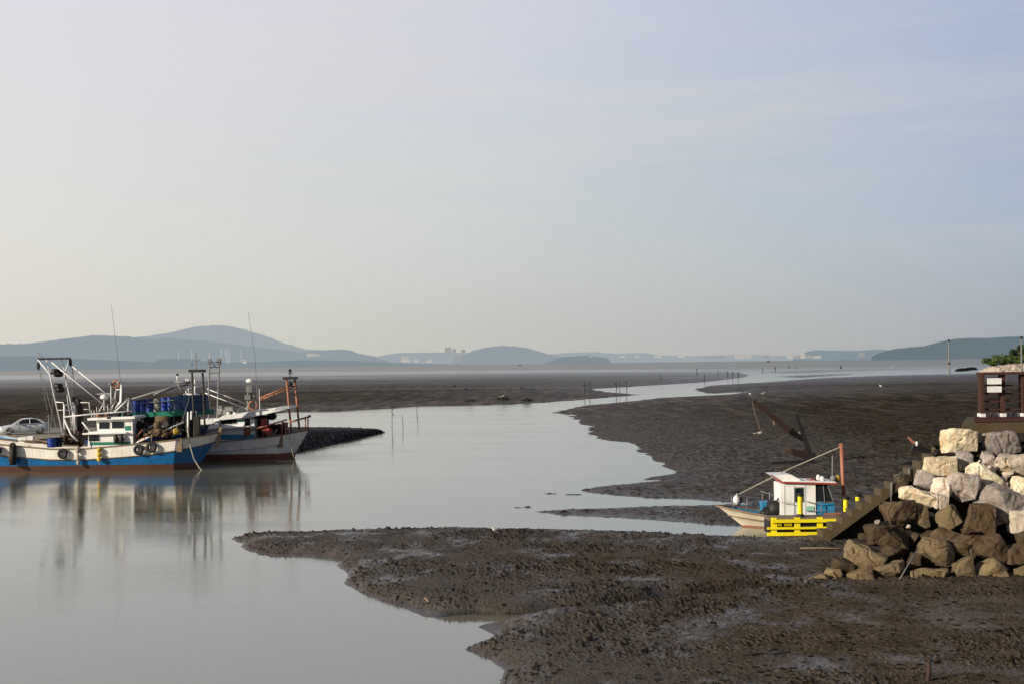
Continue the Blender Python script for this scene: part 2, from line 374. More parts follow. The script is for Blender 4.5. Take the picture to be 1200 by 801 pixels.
# water
def water_mat():
    m, t, b = nt('tidal_water'); L = t.links.new
    p = pos(t, (.55,1.0,1)); g = t.nodes.new('ShaderNodeNewGeometry')
    n = noi(t, pos(t), .035, 4, .5); r = ramp(t, [(.3,(.135,.137,.098)),(.7,(.18,.182,.132))]); L(n, r.inputs[0]); L(r.outputs[0], b.inputs['Base Color'])
    b.inputs['IOR'].default_value = 1.85
    n3 = noi(t, pos(t,(.05,.16,1)), 1.0, 4, .6); rr = ramp(t, [(.35,.03),(.65,.08)]); L(n3, rr.inputs[0])
    sy = t.nodes.new('ShaderNodeSeparateXYZ'); L(g.outputs['Position'], sy.inputs[0]); fr_ = t.nodes.new('ShaderNodeMapRange'); fr_.inputs['From Min'].default_value = 250; fr_.inputs['From Max'].default_value = 1500; fr_.inputs['To Max'].default_value = .30; L(sy.outputs['Y'], fr_.inputs['Value'])
    L(mathn(t,'ADD', rr.outputs[0], fr_.outputs[0]), b.inputs['Roughness'])
    h = mathn(t,'ADD', mathn(t,'MULTIPLY', noi(t,p,1.1,4,.55), .7), mathn(t,'MULTIPLY', noi(t,pos(t,(2,3.4,1)),2.2,3,.6), .5))
    bp = N(t,'ShaderNodeBump', Distance=.16); L(h, bp.inputs['Height'])
    rp = ramp(t, [(.38,.02),(.62,.075)]); L(noi(t,pos(t,(.03,.10,1)),1.3,3,.5), rp.inputs[0]); L(rp.outputs[0], bp.inputs['Strength']); L(bp.outputs[0], b.inputs['Normal'])
    return m
wb = MB()
rings = [0,20,60,200,600,2000,8000,60000]
for i in range(len(rings)-1):
    for k in range(24):
        a0, a1 = 2*math.pi*k/24, 2*math.pi*(k+1)/24; r0, r1 = rings[i], rings[i+1]
        q = [(r0*math.cos(a0),r0*math.sin(a0),0),(r1*math.cos(a0),r1*math.sin(a0),0),(r1*math.cos(a1),r1*math.sin(a1),0),(r0*math.cos(a1),r0*math.sin(a1),0)]
        wb.add(q if r0 else [q[0],q[1],q[2]], [(0,1,2,3)] if r0 else [(0,1,2)])
tag(wb.build('water', water_mat(), fixn=False), kind='structure')
# hills: ridge line surveyed, modelled as real ridges kilometres away, haze put into their material as glow
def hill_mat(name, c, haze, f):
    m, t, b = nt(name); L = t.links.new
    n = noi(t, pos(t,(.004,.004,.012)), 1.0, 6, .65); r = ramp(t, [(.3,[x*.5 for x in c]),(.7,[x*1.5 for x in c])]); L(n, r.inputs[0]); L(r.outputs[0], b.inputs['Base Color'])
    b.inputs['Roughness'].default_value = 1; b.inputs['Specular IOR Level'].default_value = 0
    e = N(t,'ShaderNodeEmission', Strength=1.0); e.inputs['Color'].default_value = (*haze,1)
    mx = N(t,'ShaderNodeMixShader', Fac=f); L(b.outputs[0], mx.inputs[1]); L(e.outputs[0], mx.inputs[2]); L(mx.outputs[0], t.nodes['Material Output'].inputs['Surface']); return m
def hill(outline, D, mat, seed, amp=1.0, depth=.12):
    pts = []; n = 90
    xs = np.linspace(outline[0][0], outline[-1][0], n); yy = np.interp(xs, [p[0] for p in outline], [p[1] for p in outline])
    top = []
    for i, (a, b_) in enumerate(zip(xs, yy)):
        p = W(a, b_+amp*(mnoise.noise(Vector((a*.13,seed,0)))*.9+mnoise.noise(Vector((a*.5,seed,3)))*.5), d=D); top.append(p)
    rows = 9; vs = []
    for j in range(rows+3):
        for i, p in enumerate(top):
            if j <= rows:
                k = j/rows; dd = D*(1-depth*(1-k)); nz = mnoise.noise(Vector((i*.22,j*.5,seed)))*.10*math.sin(math.pi*k)
                z = max(p.z,1)*(k**.85+nz); sc = dd/D
                vs.append((p.x*sc, dd, z if j else -2))
            else:
                k = (j-rows)/2; vs.append((p.x*(1+depth*k*.6), D*(1+depth*k*.6), max(p.z,1)*(1-k)-2*k))
    nn = n
    fs = [(j*nn+i, j*nn+i+1, (j+1)*nn+i+1, (j+1)*nn+i) for j in range(rows+2) for i in range(nn-1)]
    o = MB().add(vs, fs).build('hill', mat, smooth=True); return tag(o, kind='structure')
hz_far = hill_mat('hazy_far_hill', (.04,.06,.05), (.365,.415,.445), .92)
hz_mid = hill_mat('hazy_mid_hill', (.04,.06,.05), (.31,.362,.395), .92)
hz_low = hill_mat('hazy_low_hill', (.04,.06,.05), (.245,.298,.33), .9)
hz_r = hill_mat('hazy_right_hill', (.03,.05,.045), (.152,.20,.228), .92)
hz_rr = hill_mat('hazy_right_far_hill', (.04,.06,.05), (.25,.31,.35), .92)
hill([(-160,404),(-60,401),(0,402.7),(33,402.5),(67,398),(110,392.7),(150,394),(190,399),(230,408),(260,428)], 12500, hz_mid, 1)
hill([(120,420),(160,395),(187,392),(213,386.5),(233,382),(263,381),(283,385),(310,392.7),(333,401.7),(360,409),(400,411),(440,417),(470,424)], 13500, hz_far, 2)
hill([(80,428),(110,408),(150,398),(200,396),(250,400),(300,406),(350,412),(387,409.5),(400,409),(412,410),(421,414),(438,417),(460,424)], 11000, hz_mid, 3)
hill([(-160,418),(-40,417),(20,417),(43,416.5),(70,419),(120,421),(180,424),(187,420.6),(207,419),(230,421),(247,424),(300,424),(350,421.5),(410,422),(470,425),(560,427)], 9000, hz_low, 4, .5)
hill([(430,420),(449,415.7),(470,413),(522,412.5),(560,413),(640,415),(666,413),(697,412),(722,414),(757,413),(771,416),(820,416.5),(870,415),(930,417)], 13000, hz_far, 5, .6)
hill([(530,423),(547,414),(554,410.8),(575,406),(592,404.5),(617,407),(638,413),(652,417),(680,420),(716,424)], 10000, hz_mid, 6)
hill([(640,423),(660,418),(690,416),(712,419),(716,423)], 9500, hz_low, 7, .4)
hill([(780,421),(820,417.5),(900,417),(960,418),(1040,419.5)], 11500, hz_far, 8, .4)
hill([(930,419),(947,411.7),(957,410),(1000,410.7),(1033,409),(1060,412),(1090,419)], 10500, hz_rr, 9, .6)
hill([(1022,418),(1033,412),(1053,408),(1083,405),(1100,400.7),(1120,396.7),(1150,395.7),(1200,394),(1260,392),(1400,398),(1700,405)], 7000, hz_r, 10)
# ================================================================ camera, sky, sun
cam = bpy.data.cameras.new('camera'); co_ = bpy.data.objects.new('camera', cam); col.objects.link(co_); scene.camera = co_
cam.sensor_width = 36; cam.lens = 36*F/1200; cam.clip_start = .5; cam.clip_end = 90000
co_.matrix_world = Matrix.Translation((0,0,H)) @ Matrix.Rotation(R(90),4,'X') @ Matrix.Rotation(-ROLL,4,'Z')
cam.shift_x = HV*sa/1200; cam.shift_y = HV*ca/1200
scene.view_settings.view_transform = 'Standard'; scene.view_settings.look = 'None'; scene.view_settings.exposure = 0
SUN_AZ, SUN_EL = R(-124), R(20)      # azimuth from the view direction, negative to the left
sd_ = Vector((math.sin(SUN_AZ)*math.cos(SUN_EL), math.cos(SUN_AZ)*math.cos(SUN_EL), math.sin(SUN_EL)))
sl = bpy.data.lights.new('sun','SUN'); sl.energy = 5.0; sl.angle = R(.6); sl.color = (1,.89,.72)
so = bpy.data.objects.new('sun', sl); col.objects.link(so); so.rotation_euler = sd_.to_track_quat('Z','Y').to_euler(); so.location = (-40,-20,60)
w = bpy.data.worlds.new('World'); scene.world = w; w.use_nodes = True; t = w.node_tree; L = t.links.new
bg = t.nodes['Background']; sky = t.nodes.new('ShaderNodeTexSky'); sky.sky_type = 'NISHITA'; sky.sun_disc = False
sky.sun_elevation = SUN_EL; sky.sun_rotation = SUN_AZ; sky.air_density = 1.2; sky.dust_density = 3
tc = t.nodes.new('ShaderNodeTexCoord'); sx = t.nodes.new('ShaderNodeSeparateXYZ'); L(tc.outputs['Generated'], sx.inputs[0])
def s2l(c): return tuple(((x/255)/12.92 if x/255 <= .04045 else ((x/255+.055)/1.055)**2.4) for x in c)
mr = t.nodes.new('ShaderNodeMapRange'); mr.inputs['From Min'].default_value = -1; mr.inputs['From Max'].default_value = 1; L(sx.outputs['X'], mr.inputs['Value'])
def xr(stops): n = ramp(t, [((x+1)/2, s2l(c)) for x, c in stops], 'B_SPLINE'); L(mr.outputs[0], n.inputs[0]); return n.outputs[0]
SKY = dict(
 low=[(-1,(238,222,196)),(-.45,(219,214,205)),(-.2,(207,204,191)),(0,(192,192,185)),(.2,(177,179,177)),(.38,(158,165,172)),(1,(125,132,145))],
 mid=[(-1,(240,230,222)),(-.45,(228,223,217)),(-.2,(208,210,207)),(0,(196,201,203)),(.2,(178,187,197)),(.38,(158,173,194)),(1,(120,132,155))],
 top=[(-1,(232,226,232)),(-.45,(227,222,231)),(-.2,(211,211,221)),(0,(202,205,215)),(.2,(179,187,203)),(.38,(160,174,198)),(1,(110,124,160))])
low, mid_, top = (xr(SKY[k]) for k in ('low','mid','top'))
Z = sx.outputs['Z']
def mr2(a, b):
    n = t.nodes.new('ShaderNodeMapRange'); n.interpolation_type = 'SMOOTHSTEP'; n.inputs['From Min'].default_value = a; n.inputs['From Max'].default_value = b; L(Z, n.inputs['Value']); return n.outputs[0]
c = mixc(t, mr2(-.02,.11), low, mid_); c = mixc(t, mr2(.08,.25), c, top)
c = mixc(t, mr2(.26,.62), c, s2l((42,54,88)))
# sky behind the camera darkened, like the zenith, to cut ambient fill
bk = t.nodes.new('ShaderNodeMapRange'); bk.interpolation_type = 'SMOOTHSTEP'; bk.inputs['From Min'].default_value = .55; bk.inputs['From Max'].default_value = -.5; bk.inputs['To Max'].default_value = .65; L(sx.outputs['Y'], bk.inputs['Value'])
c = mixc(t, bk.outputs[0], c, s2l((58,66,88)))
# thin high cloud
mp = t.nodes.new('ShaderNodeMapping'); mp.inputs['Scale'].default_value = (1.6,1.6,13); mp.inputs['Rotation'].default_value = (0,R(4),0); L(tc.outputs['Generated'], mp.inputs[0])
cn = noi(t, mp.outputs[0], 2.2, 5, .55); cr = ramp(t, [(.42,0.0),(.75,.30)]); L(cn, cr.inputs[0])
c = mixc(t, mathn(t,'MULTIPLY', cr.outputs[0], mr2(.03,.12)), c, s2l((222,212,204)))
nb = mixc(t, 1.0, sky.outputs[0], (.012,.012,.012), 'MULTIPLY')
c = mixc(t, 1.0, c, nb, 'ADD')
L(c, bg.inputs['Color']); bg.inputs['Strength'].default_value = 1.0
# ================================================================ BOATS
def hull(root, st, deck_drop=.55, mats=('boot','blue','white','wood','deckm'), closed_end=True):
    """st: stations (x, half beam at deck, knuckle, waterline, z sheer, z knuckle, z boot top, stem rake)"""
    st = np.array(st, float); n = (len(st)-1)*4+1
    T = np.linspace(0, len(st)-1, n); S = np.stack([np.interp(T, np.arange(len(st)), st[:,k]) for k in range(8)],1)
    def xz(r, z, zs): return r[0]-r[7]*(1-max(0,min(1,z/zs)))
    def band(zf0, zf1, bf0, bf1, name, mat, proud=0, sm=True):
        mb = MB()
        for sgn in (-1,1):
            vs = []
            for r in S:
                for zf, bf, pr in ((zf0,bf0,proud),(zf1,bf1,proud)):
                    z = zf(r); vs.append((xz(r,z,r[4]), sgn*(bf(r)+pr), z))
            mb.add(vs, [(2*i,2*i+1,2*i+3,2*i+2) if sgn < 0 else (2*i,2*i+2,2*i+3,2*i+1) for i in range(n-1)])
        for r in (S[0],S[-1]):
            mb.add([(xz(r,zf0(r),r[4]),-bf0(r)-proud,zf0(r)),(xz(r,zf1(r),r[4]),-bf1(r)-proud,zf1(r)),(xz(r,zf1(r),r[4]),bf1(r)+proud,zf1(r)),(xz(r,zf0(r),r[4]),bf0(r)+proud,zf0(r))],[(0,1,2,3)])
        return mb.build(name, M[mat], root, fixn=False)
    lerp = lambda r: r[3]+(r[2]-r[3])*(r[6]/r[5])
    band(lambda r:-.9, lambda r:r[6], lambda r:r[3]*.8, lerp, 'boot_stripe', mats[0])
    band(lambda r:r[6], lambda r:r[5], lerp, lambda r:r[2], 'hull', mats[1])
    band(lambda r:r[5]-.03, lambda r:r[4], lambda r:r[2], lambda r:r[1], 'bulwark', mats[2], .035)
    def outer(r, z):
        zk, zb = r[5], r[6]; lb = lerp(r)
        b = r[2]+(r[1]-r[2])*(z-zk)/(r[4]-zk) if z >= zk else lb+(r[2]-lb)*max(0,(z-zb)/(zk-zb))
        return max(b-.10,.005)
    mb = MB()
    for sgn in (-1,1):
        vs = []
        for r in S:
            vs += [(r[0]-.0, sgn*max(r[1]-.09,.01), r[4]),(xz(r,r[4]-deck_drop,r[4]), sgn*outer(r,r[4]-deck_drop), r[4]-deck_drop)]
        mb.add(vs, [(2*i,2*i+2,2*i+3,2*i+1) for i in range(n-1)])
    mb.build('inner_bulwark', M[mats[2] if len(mats)<6 else mats[5]], root, fixn=False)
    mb = MB(); vs = []
    for r in S: zd = r[4]-deck_drop; vs += [(xz(r,zd,r[4]),-outer(r,zd),zd),(xz(r,zd,r[4]),outer(r,zd),zd)]
    mb.add(vs, [(2*i,2*i+2,2*i+3,2*i+1) for i in range(n-1)]); mb.build('deck', M[mats[4]], root, fixn=False)
    # gunwale cap
    mb = MB()
    for sgn in (-1,1):
        for a, b in zip(S[:-1],S[1:]):
            q = []
            for zz in (-.05,.035):
                for r, w0 in ((a,.09),(b,.09),(b,-.13),(a,-.13)): q.append((r[0], sgn*max(r[1]+w0,.0), r[4]+zz))
            mb.hexa(q)
    for r in (S[0],S[-1]): mb.box((r[0],0,r[4]-.005),(.16,2*r[1]+.1,.08))
    mb.build('gunwale', M[mats[3]], root)
    # rubbing strake
    mb = MB()
    for sgn in (-1,1): mb.tube([(xz(r,r[5],r[4]), sgn*(r[2]+.05), r[5]) for r in S], .045, 5)
    mb.build('rubbing_strake', M[mats[3] if mats[1] != 'white' else mats[2]], root)
def rail(root, pts, r=.03, mat='pipe', name='rail'): return MB().tube(pts, r, 6).build(name, M[mat], root, smooth=True)
def window(root, c, w, h, ny=-1, nx=0, frame='cabin'):
    """framed pane standing 20 mm proud of a wall facing -y (or +-x)"""
    c = Vector(c)
    d = (w,.03,h) if ny else (.03,w,h)
    off = Vector((nx,ny,0))
    f = MB().box(c+off*.012, (d[0]+(.10 if ny else 0), d[1]+(.0 if ny else .10)-(0 if ny else .1)+(0 if ny else .1), d[2]+.10)).build('window', M[frame], root)
    MB().box(c+off*.03, (d[0],d[1],d[2])).build('pane', M['glass'], f); return f
class Loc:
    def __init__(s, x0, d): s.x0 = x0; s.d = d
    def __call__(s, px, py, ly=0.0):
        p = W(px, py, d=s.d+ly); return Vector((p.x-s.x0, ly, p.z))
def radar(root, p, r=.32):
    MB().tube([p-Vector((0,0,.9)), p], .05).build('radar_post', M['pipe'], root)
    MB().lathe([(.18,0),(r,.08),(r,.22),(r*.75,.34),(.05,.38)], p, n=16).build('radar_dome', M['cabin'], root, smooth=True)
def lifebuoy(p, label, axis='Y', r=.36):
    mb = MB().torus((0,0,0), r, .09, axis); o = mb.build('lifebuoy', M['orange'], smooth=True); o.location = p
    for k in range(4):
        a = math.pi/4+k*math.pi/2
        MB().torus((0,0,0), r, .098, axis, 3, 8, a-.16, a+.16).build('band', M['plate'], o, smooth=True); return tag(o, label, 'lifebuoy')
def tyre(p, label, r=.36, th=.13, axis='Y', group='tyre fenders on the blue boat', mat='rubber'):
    o = MB().torus((0,0,0), r-th, th, axis, 22, 10).build('tyre_fender', M[mat], smooth=True); o.location = p
    e = MB().tube([(0,0,r-.1),(0,.12,r+.45)], .018, 5).build('rope', M['rope'], o)
    return tag(o, label, 'tyre', group)
# ---- boat one: blue and white, nearest on the left
D1 = 112.6; B1X = W(258,508,d=D1).x; L1 = Loc(B1X, D1)
boat1 = empty('fishing_boat', (B1X,D1,0), 'long blue and white fishing boat with tall white pipe gallows, nearest the camera', 'boat', 'fishing boats moored at the quay')
def s1(px, sheer, kn, bd, bk, bw, rk, boot=.5):
    q = L1(px, sheer, -2.1); k = L1(px, kn, -2.1); return (L1(px,sheer,-2.1 if bd > 1 else 0).x, bd, bk, bw, q.z, k.z, boot, rk)
hull(boat1, [s1(-62,512,530,1.75,1.7,1.5,0), s1(-30,516,532,2.0,1.95,1.8,0), s1(0,520,533,2.15,2.1,1.95,0), s1(60,525.3,538,2.2,2.15,2.05,0), s1(100,525,538,2.2,2.15,2.05,0),
     s1(150,520.5,534.5,2.2,2.15,2.0,0), s1(180,517.5,531.5,2.2,2.14,1.95,.1), s1(207,514.5,527.5,2.17,2.08,1.8,.35), s1(234,511,523,1.12,1.0,.7,.8), s1(258,507.5,519,.1,.08,.03,1.75)])
MB().box(L1(211,521,-1.98),(.42,.22,1.05)).build('rubbing_post', M['wood'], boat1, bevel=.02)
MB().box(L1(257,512,0),(.22,.3,1.7),ry=R(14)).build('stem_post', M['wood'], boat1, bevel=.02)
# lower deckhouse
a = L1(103,520,-1.5); b_ = L1(152,505,-1.5)
h = MB().prism([(a.x,a.z-.5),(b_.x+.3,a.z-.5),(b_.x+.3,b_.z),(a.x+.1,b_.z)], -1.5, 1.5).build('deckhouse', M['cabin'], boat1, bevel=.03)
MB().box(((a.x+b_.x)/2+.15,-1.515,a.z+.05),(b_.x-a.x-.1,.03,.22)).build('trim_stripe', M['green'], h)
window(h, L1(108,512.5,-1.5), .42,.5); window(h, L1(114.5,512.5,-1.5), .36,.5)
p = L1(124,507,-1.6); MB().box((p.x,0,p.z),(L1(149,505,0).x-L1(98,505,0).x,3.7,.12),ry=R(-1)).build('visor_roof', M['cabin'], boat1, bevel=.03)
# wheelhouse
a = L1(115,505,-1.25); b_ = L1(156,490,-1.25)
wh = MB().prism([(a.x,a.z-.05),(b_.x,a.z-.05),(b_.x,b_.z),(a.x-.12,b_.z)], -1.25,1.25).build('wheelhouse', M['cabin'], boat1, bevel=.03)
window(wh, L1(123,498,-1.25), .82,.5); window(wh, L1(139,497.3,-1.25), .95,.52)
MB().box(L1(150.5,501,-1.27),(.42,.03,.36)).build('name_plate', M['green'], wh)
for q in (-.6,.6): window(wh, (a.x-.07,q,(a.z+b_.z)/2+.1), .8,.5, ny=0, nx=-1)
MB().box(L1(156.3,499,-.2)+Vector((.02,0,-.2)),(.04,.8,1.5)).build('door', M['grey'], wh)
p = L1(131,489.8,-1.6); MB().box((p.x,0,p.z),(L1(159,488,0).x-L1(104,488,0).x,3.3,.2),ry=R(-1.5)).build('wheelhouse_roof', M['cabin'], boat1, bevel=.05)
MB().box(L1(128,488.8,-1.66),(.26,.04,.16)).build('floodlight', M['black'], boat1)
MB().box(L1(120,486,-.6),(.9,.5,.22)).build('life_raft_box', M['orange'], boat1, bevel=.06)
# railing along the roof
rail(boat1, [L1(76,488,-1.4),L1(104,485,-1.4),L1(131,483,-1.3),L1(156,481,-1.3)], .055)
rail(boat1, [L1(111,489,-1.3),L1(111,481,-1.3)], .04)
# mast, booms
mt = MB(); 
mt.tube([L1(132,489,0),L1(132,482,0)], .16).tube([L1(133,483,0),L1(142,470,0),L1(143,450,0)], .11).tube([L1(130,482,.3),L1(135,470,.3),L1(137,452,.3)],.06).tube([L1(134,483,-.4),L1(152,466,-.5)],.06).tube([L1(136,456,.2),L1(143,456,.0)],.04)
mt.tube([L1(131,480,0),L1(130.5,452,0)],.045).tube([L1(115,485,.2),L1(122,472,.1)],.045)
mt.build('mast', M['pipe'], boat1, smooth=True)
MB().lathe([(.12,0),(.2,.03),(.2,.12),(.05,.2)], L1(130.5,450.5,0)).build('lamp', M['grey'], boat1)
radar(boat1, L1(122.5,467.5,0))
MB().box(L1(121.5,461,0),(1.15,.12,.08),rz=R(20)).tube([L1(122.5,463,0),L1(122.5,461,0)],.05).build('radar_scanner', M['plate'], boat1, bevel=.02)
MB().tube([L1(142.5,452,0),L1(131,357,0)],.028,5,.012).build('antenna', M['grey'], boat1)
for a_, b2, yy in (((61,424),(131,481),-1.0),((84,428),(147,478),.9)):
    MB().tube([L1(*a_,yy), L1(*b2,yy*.4)], .05).build('boom', M['pipe'], boat1, smooth=True)
# stern gallows of white pipe
g = MB(); yb = .4

for px0, pts in ((0,[(45,421,-.9),(59,438,-.9),(62,454,-.9),(74.5,510,-1.3)]),(1,[(83,420,1.1),(76.5,436,1.0),(84,474,1.0),(92,508,1.2)]),(2,[(55,421,-.5),(57,430,-.5),(63,455,-.5),(72,500,-.5)]),(3,[(73,420,.6),(77,437,.6),(80,470,.6),(86,505,.6)])):
    g.tube([L1(*q) for q in pts], .058 if px0 < 2 else .04)
g.tube([L1(58,437.5,-.9),L1(77,436.5,1.0)],.05).tube([L1(61,452,-.9),L1(80,452,1.0)],.05)
g.build('gallows', M['pipe'], boat1, smooth=True)
MB().tube([L1(44,420.3,-.7),L1(60,420,0),L1(83.5,419.3,.9)], .09).tube([L1(58,437.5,-.9),L1(77,436.5,1.0)],.07).build('crossbar', M['grey'], boat1)
fr = MB()
for q in ((76,474,510,-1.1),(88,474,508,-.2),(86,470,500,1.1)): fr.tube([L1(q[0],q[1],q[3]),L1(q[0],q[2],q[3])], .08)
fr.tube([L1(66,470.5,-1.1),L1(75,471,-1.1),L1(76,487,-1.1)],.05).tube([L1(68,480,-1.1),L1(88,480,-.2)],.04).tube([L1(76,474,-1.1),L1(88,474,-.2)],.05)
fr.tube([L1(76,491,-1.2),L1(84,509,-1.4),L1(92,516,-1.6)],.07).tube([L1(97,494,-.9),L1(106,505,-1.2)],.06)
MB().tube([L1(95,471,0),L1(105,471,0),L1(106.5,486,0)],.04).tube([L1(98,479,0),L1(105.8,479,0)],.03).build('guard_rail', M['pipe'], boat1, smooth=True)
fr.build('working_frame', M['pipe'], boat1, smooth=True)
for q in ((66,435),(69,438),(69,452),(71,456)):
    mb = MB().lathe([(.06,-.35),(.2,-.3),(.24,0),(.2,.3),(.06,.35)], axis='X', c=L1(q[0],q[1],0)); mb.build('pulley', M['black'], boat1, smooth=True)
for q in ((45.5,428),(83,424)): MB().ball(L1(q[0],q[1],-.6 if q[0]<50 else 1.0), .17, sq=(.8,.8,2)).build('block', M['black'], boat1, smooth=True)
for A, Bq in (((45,430,-.6),(53,452,-.6)),((46,430,-.6),(56,480,-.6)),((83,426,1),(87,478,1)),((85,426,1),(90,470,1)),((44,412,0),(52,420,0))):
    MB().tube([L1(*A),L1(*Bq)], .018, 4).build('rigging_line', M['grey'], boat1)
MB().tube([L1(86,467,.2),L1(92,469,.2),L1(94,478,.2),L1(95,508,.2)], .26, 10).build('exhaust_stack', M['grime'], boat1, smooth=True)
wn = MB(); rr = random.Random(5)
for k in range(26): wn.box(L1(74+rr.random()*30, 505+rr.random()*14, -1+rr.random()*1.6), (.25+rr.random()*.5,.3,.2+rr.random()*.45), rz=rr.random()*3, ry=rr.random())
wn.lathe([(.3,-.5),(.3,-.42),(.14,-.4),(.14,.4),(.3,.42),(.3,.5)], L1(84,514,-1), 'X').build('winch', M['rust'], boat1)
# work gear of the foredeck
wn = MB()
for k in range(34): wn.box(L1(160+rr.random()*62, 497+rr.random()*17, -.9+rr.random()*2), (.2+rr.random()*.7,.3,.15+rr.random()*.6), rz=rr.random()*3, ry=rr.random())
wn.lathe([(.34,-.45),(.34,-.36),(.15,-.34),(.15,.34),(.34,.36),(.34,.45)], L1(176,508,-.8), 'X').build('deck_machinery', M['grime'], boat1)
for a_, b2, mt_ in (((158,519,-1.3),(216,494,-.9),'pipe'),((158,517,-1.2),(183,510,-1.0),'orange'),((165,514,-1.2),(212,503,-.9),'orange'),((186,500,-.5),(216,497,-.2),'grey'),((160,505,0),(180,498,.2),'pipe'),((155,517,-1.2),(168,503,-1.2),'orange')):
    MB().tube([L1(*a_),L1(*b2)], .07).build('derrick_pole', M[mt_], boat1, smooth=True)
for px, y0, y1, yy in ((221,482,512,-.9),(225,481,498,-.4),(230.5,481,512,-.2)):
    MB().tube([L1(px,y1,yy),L1(px,y0,yy)], .085, 8).build('mooring_post', M['pipe'] if px < 226 else M['grey'], boat1, smooth=True)
MB().box(L1(222,503,-.6),(.5,.4,1.6)).box(L1(231,501,-.5),(.55,.5,1.8)).build('windlass', M['grime'], boat1, bevel=.03)
bg_ = MB().tube([L1(225.5,436,-.5),L1(228.5,510,-.7)], .09).tube([L1(238,436,.5),L1(241,508,.5)], .09).box(L1(231.8,434,0),(1.05,1.5,.22)).tube([L1(227,470,-.5),L1(239.5,470,.5)],.04)
bg_.build('bow_gantry', M['black'], boat1)
MB().tube([L1(230,433,0),L1(230,413,0)],.05).tube([L1(226,421,0),L1(230,423,0),L1(235,420,0)],.03).tube([L1(225,428,0),L1(225,425,0)],.09).build('masthead_light', M['grey'], boat1)
MB().tube([L1(258,506,0),L1(259,491,0)],.08).tube([L1(259,493,0),L1(238,500,.8)],.035).tube([L1(259,500,0),L1(238,508,.8)],.03).build('pulpit_rail', M['grime'], boat1)
hm = MB().tube([L1(220.5,500,-1.4),L1(222,513,-1.6),L1(224,524,-1.75),L1(228,537,-1.8),L1(234,547,-1.8),L1(238,551,-1.8),L1(241,552.5,-1.8)], .055)
tag(hm.build('mooring_rope', M['rope'], smooth=True), 'pale rope looping down from the bow of the nearest blue boat into the water', 'rope').location = boat1.location
# loose things on boat one
def at1(px,py,ly=0): return L1(px,py,ly)+Vector(boat1.location)
p = at1(37,519,-1.1); o = MB().hexa([L1(18,525,-1.6)-L1(37,519,-1.1),L1(52,525,-1.6)-L1(37,519,-1.1),L1(52,525,-.2)-L1(37,519,-1.1),L1(18,525,-.2)-L1(37,519,-1.1),L1(18,518.5,-1.6)-L1(37,519,-1.1),L1(52,519.5,-1.6)-L1(37,519,-1.1),L1(52,519.5,-.2)-L1(37,519,-1.1),L1(18,518.5,-.2)-L1(37,519,-1.1)]).build('fish_hold_box', M['white'], bevel=.02); o.location = p
MB().box((0,0,.22),(2.0,1.3,.04)).build('lid', M['wood'], o)
tag(o, 'long low cream deck box near the stern of the blue boat', 'box')
o = MB().box((0,0,.22),(.62,.5,.42),taper=1.1).box((.62,0,.26),(.42,.5,.5),taper=1.1).build('plastic_crate', M['plate'], bevel=.02); o.location = at1(28,518,-.3); tag(o,'white plastic crate pair standing on the cream deck box','crate')
def barrel(p, label, mat='barrel', group=None, r=.29, h=.88, lying=False):
    pr = [(r*.86,0),(r,.03),(r,.28*h),(r*1.05,.31*h),(r*1.05,.35*h),(r,.38*h),(r,.64*h),(r*1.05,.67*h),(r*1.05,.71*h),(r,.74*h),(r,h-.03),(r*.9,h),(r*.86,h-.03)]
    o = MB().lathe(pr, (0,0,0), 'X' if lying else 'Z', 18).build('barrel', M[mat], smooth=False); o.location = p
    MB().torus((0,0,h-.02), r*.98, .025, 'Z').build('lid_ring', M['grime'], o)
    if lying: o.children[0].rotation_euler.y = R(90)
    return tag(o, label, 'barrel', group)
barrel(at1(61.5,523.5,-1.1), 'blue barrel on the stern deck of the nearest boat, left of the winch', r=.36, h=.75)
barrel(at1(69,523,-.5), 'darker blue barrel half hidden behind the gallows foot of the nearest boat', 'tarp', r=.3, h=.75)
NS = -2.42
tyre(at1(74,531,NS), 'single black tyre hanging amidships on the white side of the nearest boat', .42)
tyre(at1(163,526.3,NS-.02), 'left one of the tyre pair near the bow of the blue boat', .42)
tyre(at1(178,523.5,NS-.02), 'right one of the tyre pair near the bow of the blue boat', .44)
tyre(at1(-3,527,NS), 'tyre fender cut by the left edge of the photo', .38)
o = MB().tube([(0,0,-1.45),(0,-.02,-.7),(0,0,.0)], .26, 10).torus((0,0,0), .16,.12,'Y').torus((.02,-.05,-.5), .2,.12,'Y').torus((-.02,-.05,-1.0), .2,.12,'Y').build('fender_roll', M['grime'], smooth=True); o.location = at1(15.5,522,NS-.05); MB().tube([(0,0,.1),(.1,.3,.4)],.03).build('rope', M['rope'], o); tag(o,'long dark roll fender hanging over the side at the stern of the blue boat','fender')
o = MB().ball((0,0,-.15),.19,sq=(1,1,1.6)).ball((0,0,-.75),.16,sq=(1,1,1.8)).ball((.02,0,-1.15),.15,sq=(1,1,1.5)).build('rope_fender', M['rope'], smooth=True); o.location = at1(91.7,524,NS); MB().tube([(0,0,.3),(0,0,-1.4)],.03).build('rope', M['net'], o); tag(o,'whitish bundle of old floats hanging amidships over the blue hull','float')
o = MB().ball((0,0,0),.19).ball((.0,0,-.38),.2).ball((.0,0,-.74),.19).build('float_string', M['ybuoy'], smooth=True); o.location = at1(116.7,526.5,NS); MB().tube([(0,0,.4),(0,0,-1.15)],.025).build('rope', M['rope'], o); tag(o,'string of three yellow floats hanging over the side below the wheelhouse','float')
nm = MB(); rr = random.Random(9)
for k in range(40): nm.ball((rr.gauss(0,.38),rr.gauss(0,.3),abs(rr.gauss(0,.3))), .14+.1*rr.random(), 7, 5, (1.3,1,.8))
o = nm.build('net_pile', M['net'], smooth=True); o.location = at1(186,510,-1.0); tag(o,'brown heap of fishing net on the foredeck of the nearest boat','net')
